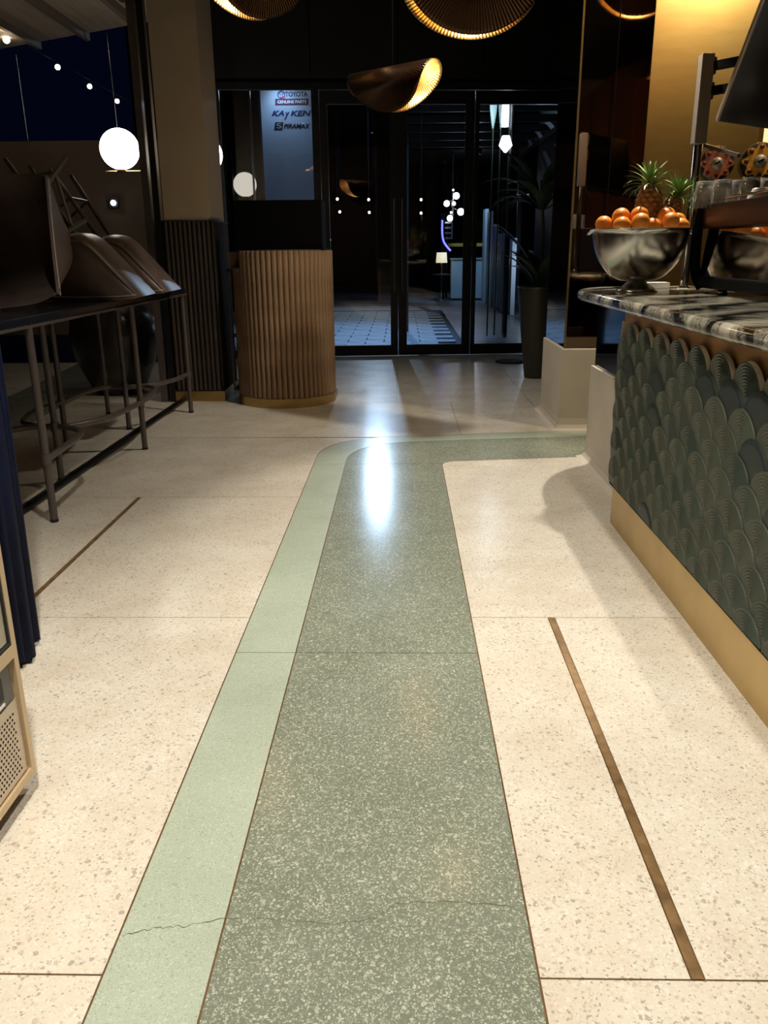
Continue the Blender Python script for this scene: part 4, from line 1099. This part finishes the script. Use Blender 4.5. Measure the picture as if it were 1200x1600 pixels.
# big round terrace jar
jr = thing('terrace_jar', (-2.55, 7.35, 0), 'big round dark glazed jar on the terrace behind the bar table', 'pot')
MB().lathe([(0.001, 0), (0.20, 0), (0.24, 0.06), (0.34, 0.28), (0.385, 0.50), (0.36, 0.66), (0.29, 0.76), (0.265, 0.78), (0.285, 0.81), (0.28, 0.83), (0.25, 0.82), (0.24, 0.74), (0.001, 0.72)], (-2.55, 7.35, 0), 40).build('jar_body', M_CERAMIC, jr)
MB().lathe([(0.001, 0.0), (0.24, 0.0), (0.001, 0.03)], (-2.55, 7.35, 0.735), 24).build('soil', plain('soil', (0.02, 0.014, 0.01), 0.9), jr)
def leaves(parent, base, n, ln, seed, mat, wd=0.03, droop=0.25, spread=0.9, local=False):
    rr = random.Random(seed)
    for i in range(n):
        an = rr.uniform(0, 2*PI); a = Vector((math.cos(an), math.sin(an), 0)); sd = Vector((-a.y, a.x, 0))
        ang = PI/2-rr.uniform(0.1, spread); L_ = ln*rr.uniform(0.6, 1.1); p = Vector(base)+a*0.03; vs = []; fs = []; ns = 7
        for j in range(ns+1):
            u = j/ns; wj = wd*math.sin(PI*(0.08+0.92*u))**0.8*(1-0.3*u)+0.0008
            vs += [tuple(p-sd*wj), tuple(p-Vector((0, 0, wj*0.35))), tuple(p+sd*wj)]
            p = p+(a*math.cos(ang)+Vector((0, 0, 1))*math.sin(ang))*(L_/ns); ang -= droop*rr.uniform(0.6, 1.2)
            if j: q = 3*j; fs += [(q-3, q-2, q+1, q), (q-2, q-1, q+2, q+1)]
        MB().add(vs, fs, True).build('leaf', mat, parent)
leaves(jr, (-2.55, 7.35, 0.74), 26, 0.62, 5, M_LEAFD, 0.035, 0.20, 0.9)
# dark low planter on the terrace
bxp = thing('low_planter', (-2.75, 5.3, 0), 'dark square block planter on the terrace under the bar table', 'planter')
MB().box((-2.95, 4.95, 0.0), (-2.62, 5.35, 0.42)).build('planter_box', M_MATTE, bxp, bevel=0.008)
MB().box((-2.92, 4.98, 0.42), (-2.65, 5.32, 0.43)).build('planter_rim', M_BLACK, bxp)

# ================================================================== RIGHT: tall planter by the doors
tp = thing('tall_planter', (1.42, 8.1, 0), 'tall tapering dark planter with leafy plant beside the mirrored pillar', 'planter')
MB().lathe([(0.001, 0), (0.10, 0), (0.105, 0.02), (0.20, 0.84), (0.205, 0.86), (0.185, 0.86), (0.18, 0.80), (0.001, 0.80)], (1.30, 8.1, 0), 32).build('planter_pot', plain('planter_olive', (0.024, 0.022, 0.014), 0.35), tp)
MB().tube(smooth_path([(1.30, 8.1, 0.78), (1.32, 8.12, 1.3), (1.28, 8.1, 1.8)], 5), [0.02]*5+[0.015]*6, 8).build('stem', M_LEAFD, tp)
leaves(tp, (1.31, 8.1, 0.82), 14, 0.8, 8, M_LEAFD, 0.06, 0.2, 0.6)
leaves(tp, (1.29, 8.1, 1.55), 18, 0.75, 9, M_LEAFD, 0.06, 0.28, 1.1)
tag(MB().lathe([(0.001, 0.0), (0.16, 0.0), (0.16, 0.012), (0.15, 0.018), (0.001, 0.012)], (1.20, 9.25, 0), 28).build('floor_saucer', M_RUBBER), 'dark round saucer on the floor behind the tall planter', 'saucer')

# ================================================================== OUTSIDE THE DOORS
pv = struct(MB().box((-9.0, 10.25, -0.15), (9.0, 60, -0.022)).build('paving', M_JOINT))
struct(MB().prism([(-2.0, WL(-2.0)+0.02), (2.0, WL(2.0)+0.02), (2.0, 10.26), (-2.0, 10.26)], -0.1, -0.001).build('door_sill', M_PAVE))
pmes = [MB().box((-0.243, -0.143, -0.02), (0.243, 0.143, 0.0)).mesh('paver', M_PAVE, 0.004)]
cnt = 0
for j in range(24):
    y = 10.42+j*0.30
    for i in range(9):
        x = -3.0+i*0.5+(0.25 if j % 2 else 0)
        if x > 0.55: continue
        o = bpy.data.objects.new('paver', pmes[0]); C.objects.link(o); o.parent = pv; o.location = (x, y, -0.001+random.uniform(-0.003, 0.001)); cnt += 1
for j in range(10):
    y = 10.85+j*1.2
    for i in range(2):
        x = 1.45+i*1.25
        MB().box((x-0.62, y-0.595, -0.022), (x+0.62, y+0.595, -0.002)).build('walk_slab', plain('walk_stone', (0.11, 0.105, 0.11), 0.35, 0, var=0.3, scale=3), pv)
for j in range(3):
    MB().box((-3.0, 17.7+j*2.5, -0.022), (2.6+j, 20.18+j*2.5, -0.004)).build('walk_slab', M_PAVE, pv)
struct(MB().box((-9.0, 17.5, 0), (-1.9, 17.7, 3.0)).build('wall_outside', M_MATTE))
struct(MB().box((2.9, 10.3, 0), (3.1, 19.0, 4.2)).build('wall_outside_right', M_MATTE))
struct(MB().box((-9.0, 30.0, 0), (9.0, 30.2, 11.0)).build('wall_outside_far', M_MATTE))

# sign board across the lane
SY = 14.0
a = on_y(406, 135, SY); b_ = on_y(496, 135, SY)
sg = thing('sign_board', ((a.x+b_.x)/2, SY+0.05, 0), 'tall pale sign panel with car part lettering, seen through the window', 'sign')
SX0, SX1, SZ = a.x, b_.x+0.10, a.z
MB().box((SX0, SY, 0.0), (SX1, SY+0.10, SZ)).build('panel', M_SIGN, sg)
MB().box((SX0-0.03, SY-0.01, 0.0), (SX0, SY+0.11, SZ+0.03)).build('panel_frame', M_BLACK, sg)
def text(body, px, py, hpx, wpx, mat, parent, name, shear=0.0, y=SY-0.004, bold=0.0):
    cu_ = bpy.data.curves.new('txt', 'FONT'); cu_.body = body; cu_.size = 1.0; cu_.extrude = 0.0; cu_.offset = bold; cu_.shear = shear
    to = bpy.data.objects.new('txt', cu_); C.objects.link(to)
    bpy.context.view_layer.update()
    dg = bpy.context.evaluated_depsgraph_get(); me = bpy.data.meshes.new_from_object(to.evaluated_get(dg))
    bpy.data.objects.remove(to)
    xs_ = [v.co.x for v in me.vertices]; ys_ = [v.co.y for v in me.vertices]
    w_, h_2 = max(xs_)-min(xs_), max(ys_)-min(ys_)
    p0 = on_y(px-wpx/2, py+hpx/2, y); p1 = on_y(px+wpx/2, py-hpx/2, y)
    for v in me.vertices:
        u = (v.co.x-min(xs_))/w_; t = (v.co.y-min(ys_))/h_2
        v.co = (p0.x+(p1.x-p0.x)*u, y, p0.z+(p1.z-p0.z)*t)
    me.materials.clear(); me.materials.append(mat); me.name = name
    o = bpy.data.objects.new(name, me); C.objects.link(o); o.parent = parent; o.matrix_parent_inverse = parent_inv(parent); return o
def flat_px(pts, mat, parent, name, y=SY-0.002):
    P = [on_y(px, py, y) for px, py in pts]
    return MB().add([(p.x, y, p.z) for p in P], [tuple(range(len(P)))]).build(name, mat, parent)
text('TOYOTA', 463, 147, 8.5, 35, M_SIGNDARK, sg, 'lettering', bold=0.03)
text('GENUINE PARTS', 456, 159, 5.5, 45, M_WHITE, sg, 'lettering', bold=0.015)
flat_px([(430, 164.5), (430, 154.5), (482, 154), (482, 164)], M_SIGNRED, sg, 'lettering_band')
text('KA', 434, 177, 9, 19, M_SIGNDARK, sg, 'lettering', shear=0.35, bold=0.03)
text('y', 448, 181, 12, 8, M_SIGNDARK, sg, 'lettering', shear=0.35, bold=0.03)
text('KEN', 470, 177, 9, 32, M_SIGNDARK, sg, 'lettering', shear=0.25, bold=0.03)
text('PIRAMAX', 464, 197, 8, 42, M_SIGNBLK, sg, 'lettering', shear=0.35, bold=0.03)
flat_px([(430, 191), (443, 191), (441, 204), (428, 204)], M_SIGNBLK, sg, 'emblem_patch')
text('S', 436, 196.5, 8, 7, M_SIGN, sg, 'emblem', bold=0.0)
c0 = on_y(439.5, 148, SY-0.003)
def ringflat(c, ro, ri, sx_, sz_, mat, parent, name):
    vs = []; fs = []; K = 28
    for k in range(K):
        an = 2*PI*k/K
        for r in (ro, ri): vs.append((c.x+r*sx_*math.cos(an), c.y, c.z+r*sz_*math.sin(an)))
    for k in range(K): j = (k+1) % K; fs.append((2*k, 2*j, 2*j+1, 2*k+1))
    return MB().add(vs, fs).build(name, mat, parent)
ringflat(c0, 0.062, 0.048, 1.0, 0.95, M_SIGNDARK, sg, 'emblem')
ringflat(c0, 0.040, 0.030, 0.55, 1.25, M_SIGNDARK, sg, 'emblem')
ringflat(c0+Vector((0, 0, 0.02)), 0.045, 0.033, 1.0, 0.45, M_SIGNDARK, sg, 'emblem')
flat_px([(440, 154), (442, 149.5), (445.5, 149), (446, 153), (443, 154.5)], M_SIGNPINK, sg, 'emblem_mark', y=SY-0.005)
# sign lamp over the board
sl = MB().box((SX0+0.05, SY-0.28, SZ+0.16), (SX0+0.75, SY-0.20, SZ+0.21)).build('lamp_bar', M_BLACK, sg)
MB().box((SX0+0.07, SY-0.27, SZ+0.154), (SX0+0.73, SY-0.21, SZ+0.16)).build('diffuser', M_COOL, sl)
for x in (SX0+0.15, SX0+0.65): MB().tube([(x, SY-0.24, SZ+0.19), (x, SY+0.05, SZ+0.14), (x, SY+0.05, SZ-0.02)], 0.015, 6).build('arm', M_BLACK, sl)
light('sign_lamp_light', 'SPOT', (SX0+0.32, SY-0.24, SZ+0.13), 40, (0.36, 0.62, 1.0), sg, size=0.05, angle=120, blend=1.0).rotation_euler = (Vector((0.0, 0.10, -1.2))).to_track_quat('-Z', 'Y').to_euler()

# floodlight mast: the cool light that spills through the doors
fm_ = thing('flood_mast', (-0.75, 25.0, 0), 'tall mast with a cool white floodlight beyond the lane', 'floodlight')
MB().tube([(-0.75, 25.0, 0), (-0.75, 25.0, 5.7)], 0.06, 10).build('mast', M_BLACK, fm_)
MB().box((-1.05, 24.75, 5.55), (-0.45, 24.98, 5.95)).build('flood_head', M_BLACK, fm_)
MB().box((-1.0, 24.74, 5.58), (-0.5, 24.75, 5.92)).build('lens', M_FLOOD, fm_)
light('flood_light', 'SPOT', (-0.75, 24.70, 5.75), 620, (0.55, 0.76, 1.0), fm_, size=0.10, angle=60, blend=0.6).rotation_euler = (Vector((0.2, 9, 0.0))-Vector((-0.75, 24.7, 5.75))).to_track_quat('-Z', 'Y').to_euler()

ld = thing('paver_fill_lamp', (0.2, 10.35, 3.85), 'added cool downlight on a bracket, brightening the pavers before the doors', 'lamp')  # added fixture, no such lamp known; it brightens the pavers
MB().tube([(0.2, 10.32, 3.85), (0.2, 11.2, 4.5), (0.2, 11.6, 4.52)], 0.02, 8).build('bracket', M_BLACK, ld)
MB().lathe([(0.07, 0), (0.08, 0), (0.08, 0.12), (0.001, 0.12)], (0.2, 11.6, 4.40), 16).build('can', M_BLACK, ld)
MB().lathe([(0.001, 0.03), (0.07, 0.03)], (0.2, 11.6, 4.40), 16).build('lens', M_COOL, ld)
light('paver_fill_light', 'SPOT', (0.2, 11.6, 4.39), 1050, (0.22, 0.50, 1.0), ld, size=0.06, angle=60, blend=0.7).rotation_euler = Vector((-0.8, 0.9, -4.4)).to_track_quat('-Z', 'Y').to_euler()

# pergola over the walkway
pg = thing('walkway_pergola', (1.2, 17, 0), 'dark pergola of cross rafters over the outdoor walkway', 'pergola')
for x in (0.05, 2.75):
    MB().box((x-0.06, 12.9, 3.25), (x+0.06, 20.6, 3.45)).build('side_beam', M_BLACK, pg)
    for yy in (13.0, 20.5): MB().box((x-0.05, yy-0.05, -0.02), (x+0.05, yy+0.05, 3.25)).build('post', M_BLACK, pg)
for j in range(6):
    yy = 13.2+j*1.2
    MB().box((0.11, yy, 3.30), (2.69, yy+0.08, 3.42)).build('rafter', M_BLACK, pg)
    for i in range(4):
        MB().box((0.14+i*0.64, yy+0.45, 3.42), (0.72+i*0.64, yy+0.85, 3.44)).build('roof_pane', plain('pergola_pane', (0.45, 0.50, 0.56), 0.4), pg)
# added bollard, not a known lamp, brightening the pergola panes from below
bl = thing('added_bollard', (2.45, 15.4, 0), 'added dark bollard that brightens the pergola panes over the walkway', 'lamp')
MB().lathe([(0.001, 0), (0.06, 0), (0.06, 0.80), (0.001, 0.80)], (2.45, 15.4, -0.002), 16).build('post', M_BLACK, bl)
MB().lathe([(0.001, 0), (0.055, 0), (0.055, 0.10), (0.001, 0.10)], (2.45, 15.4, 0.798), 16).build('lens', M_COOL, bl)
light('pane_fill_light', 'POINT', (2.45, 15.4, 1.0), 28, (0.62, 0.80, 1.0), bl, size=0.06)
# far reception: counter, lamp, globes, neon
FYC = 21.2
fc = thing('far_counter', (1.7, FYC, 0), 'pale counter lit blue at the far end of the walkway', 'counter')
MB().box((1.22, FYC, 0.04), (2.35, FYC+0.6, 0.97)).build('counter_front', plain('far_white', (0.52, 0.60, 0.66), 0.5), fc)
MB().box((1.20, FYC-0.03, 0.97), (2.40, FYC+0.63, 1.0)).build('counter_top', M_SIGN, fc)
MB().box((1.25, FYC+0.02, -0.02), (2.32, FYC+0.58, 0.04)).build('plinth', M_MATTE, fc)
light('far_counter_light', 'SPOT', (1.7, 19.6, 3.2), 170, (0.35, 0.66, 1.0), None, size=0.1, angle=70, blend=0.8).rotation_euler = (Vector((1.7, 21.2, 0.5))-Vector((1.7, 19.6, 3.2))).to_track_quat('-Z', 'Y').to_euler()
dl = thing('downlight', (1.7, 19.6, 3.28), 'small cool downlight under the walkway pergola', 'lamp')
MB().lathe([(0.05, 0), (0.06, 0), (0.06, 0.10), (0.001, 0.10)], (1.7, 19.6, 3.2), 16).build('can', M_BLACK, dl)
MB().lathe([(0.001, 0.02), (0.05, 0.02)], (1.7, 19.6, 3.2), 16).build('lens', M_COOL, dl)
tl = thing('far_table_lamp', (0.97, 21.0, 0), 'yellow shaded lamp on a thin table beside the far counter', 'lamp')
MB().lathe([(0.001, 0), (0.16, 0), (0.16, 0.02), (0.02, 0.03), (0.02, 0.60), (0.22, 0.62), (0.22, 0.64), (0.001, 0.64)], (0.97, 21.0, -0.005), 20).build('side_table', M_TUBE, tl)
MB().tube([(0.97, 21.0, 0.63), (0.97, 21.0, 0.92)], 0.02, 8).build('stem', M_BRASS, tl)
MB().lathe([(0.14, 0.90), (0.12, 1.14), (0.001, 1.14)], (0.97, 21.0, 0), 24).build('lamp_shade', M_SHADE, tl)
struct(MB().box((0.0, 20.75, 3.42), (2.8, 24.0, 3.5)).box((0.0, 23.9, -0.004), (0.1, 24.0, 3.42)).box((2.7, 23.9, -0.004), (2.8, 24.0, 3.42)).build('ceiling_far', M_MATTE))
gc = thing('globe_chandelier', (1.25, 21.1, 2.1), 'cluster of small glowing globes on a rod above the far counter', 'chandelier')
MB().tube([(1.22, 21.1, 1.5), (1.22, 21.1, 3.42)], 0.02, 8).build('rod', M_STEEL, gc)
for px, py, r in ((698, 318, 0.075), (713, 306, 0.08), (720, 331, 0.085), (703, 341, 0.075), (709, 318, 0.05), (708, 297, 0.03), (705, 332, 0.03)):
    p = on_y(px, py, 21.1); MB().sphere(p, r, 14, 10).build('globe', emis('far_globe', (0.9, 0.95, 1), 3.0) if 'far_globe' not in MATS else MATS['far_globe'], gc)
    MB().tube([p, (1.22, 21.1, p.z+0.1)], 0.01, 6).build('branch', M_STEEL, gc)
nb = thing('neon_line', (1.0, 21.3, 1.2), 'thin blue neon line curving down beside the far counter', 'neon')
MB().tube(smooth_path([on_y(691, 344, 21.3), on_y(691, 365, 21.3), on_y(694, 379, 21.3), on_y(704, 392, 21.3)], 5), 0.022, 8).build('neon_tube', M_NEON, nb)
MB().box((0.96, 21.33, 0), (1.06, 21.36, 2.05)).build('neon_backing', M_MATTE, nb)
yb = thing('yellow_rail', (1.6, 22.3, 0), 'yellow rail shelf behind the far counter', 'shelf')
MB().box((1.1, 22.3, 1.28), (2.6, 22.36, 1.36)).build('rail', plain('far_yellow', (0.55, 0.45, 0.05), 0.5), yb)
for x in (1.12, 2.55): MB().box((x, 22.32, 0), (x+0.05, 22.36, 1.28)).build('post', M_BLACK, yb)
light('far_rail_light', 'POINT', (1.8, 22.0, 2.4), 14, (0.9, 0.9, 1.0), None, size=0.1)
# bottles / shelves glints
gs = thing('glinting_shelves', (1.1, 21.9, 0), 'narrow rack of small glinting shelves below the far globes', 'shelf')
for j in range(4):
    p = on_y(700, 348+j*8, 21.9)
    MB().box((p.x-0.10, 21.85, p.z-0.02), (p.x+0.10, 22.1, p.z+0.02)).build('shelf_board', M_STEEL, gs)
MB().box((p.x-0.015, 22.1, -0.004), (p.x+0.015, 22.14, 1.9)).build('upright', M_BLACK, gs)
# blue lit column fins on the right of the walkway
for i, (px, h) in enumerate(((757, 2.1), (764, 2.0), (772, 1.7), (783, 1.5), (800, 1.4))):
    p = on_z(px, 472+i*5, -0.002)
    o = MB().box((p.x-0.04, p.y, -0.002), (p.x+0.04, p.y+0.5, h)).build('wall_fin', plain('fin_pale', (0.42, 0.46, 0.52), 0.4))
    tag(o, ['pale upright fin nearest the far counter along the walkway', 'second pale fin along the walkway', 'third pale fin along the walkway', 'fourth pale fin along the walkway, dim', 'fifth pale fin along the walkway, nearest the glass doors'][i], 'fin', 'fins along the walkway')
# wall lantern and lit leaves by the right pane
p0 = on_y(790, 167, 12.0)
ln = thing('wall_lantern', (p0.x+0.1, 12.0, 2.7), 'bright cool tube lantern on a pole outside the side glazing', 'lantern')
MB().tube([(p0.x, 12.0, p0.z-0.24), (p0.x, 12.0, p0.z+0.20)], 0.045, 14).build('light_tube', M_COOL, ln)
MB().tube([(p0.x+0.10, 12.05, -0.02), (p0.x+0.10, 12.05, 3.4)], 0.03, 8).build('pole', M_BLACK, ln)
MB().tube(smooth_path([(p0.x, 12.0, p0.z+0.2), (p0.x-0.02, 12.0, p0.z+0.28), (p0.x+0.05, 12.0, p0.z+0.32), (p0.x+0.10, 12.05, p0.z+0.24)], 5), 0.012, 6).build('hook', M_BLACK, ln)
p1 = on_y(790, 225, 12.0)
MB().lathe([(0.001, 0.10), (0.05, 0.10), (0.09, -0.02), (0.02, -0.10), (0.001, -0.11)], (p1.x, 12.0, p1.z), 16).build('lower_lamp', emis('lamp_lower', (0.85, 0.93, 1), 6.0), ln)
MB().tube([(p1.x, 12.0, p1.z+0.09), (p0.x+0.10, 12.05, p1.z+0.12)], 0.012, 6).build('lower_arm', M_BLACK, ln)
light('lantern_light', 'POINT', (p0.x-0.08, 11.90, p0.z), 9, (0.75, 0.88, 1.0), None, size=0.05)
for i, (px, w_) in enumerate(((771, 0.05), (783, 0.035), (797, 0.05))):
    q = on_y(px, 178, 12.2+0.1*i)
    t = thing('tall_leaf_plant', (q.x, q.y, -0.02), ['tall leaf blade lit by the lantern, nearest the glass doors', 'narrow leaf blade lit beside the lantern tube', 'leaf blade behind the lantern tube'][i], 'plant', 'leaf blades by the lantern')
    vs = []; fs = []
    for j in range(13):
        u = j/12; z = q.z-0.2+0.75*u; w2 = w_*math.sin(PI*(0.05+0.9*u)); yy = q.y+0.05*u
        vs += [(q.x-w2, yy, z), (q.x, yy+0.02, z), (q.x+w2, yy, z)]
        if j: k3 = 3*j; fs += [(k3-3, k3-2, k3+1, k3), (k3-2, k3-1, k3+2, k3+1)]
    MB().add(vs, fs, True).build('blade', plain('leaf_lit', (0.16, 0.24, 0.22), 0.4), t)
    MB().tube([(q.x, q.y+0.01, -0.02), (q.x, q.y+0.01, q.z-0.18)], 0.012, 6).build('stalk', M_LEAFD, t)
lc = thing('reflection_cable', (-0.5, 12.55, 5.2), 'added cable with small bulbs imitating indoor reflections in the door glass', 'cable')  # added bulbs stand in for indoor lights mirrored in the door glass
MB().tube([(-2.65, 12.55, 5.2), (2.82, 12.55, 5.2)], 0.008, 6).build('wire', M_MATTE, lc)
for x in (-2.65, 2.82): MB().box((x-0.03, 12.52, -0.02), (x+0.03, 12.58, 5.22)).build('post', M_MATTE, lc)
for px, py in ((527, 311), (576, 312), (531, 331), (577, 332), (658, 312), (658, 333), (515, 375)):
    p = on_y(px, py, 12.55)
    b2 = MB().sphere(p, 0.017, 10, 8).build('bulb', M_BULBSTR, lc)
    MB().tube([(p.x, p.y, p.z+0.02), (p.x, p.y, 5.2)], 0.003, 5).build('drop_wire', M_MATTE, b2)
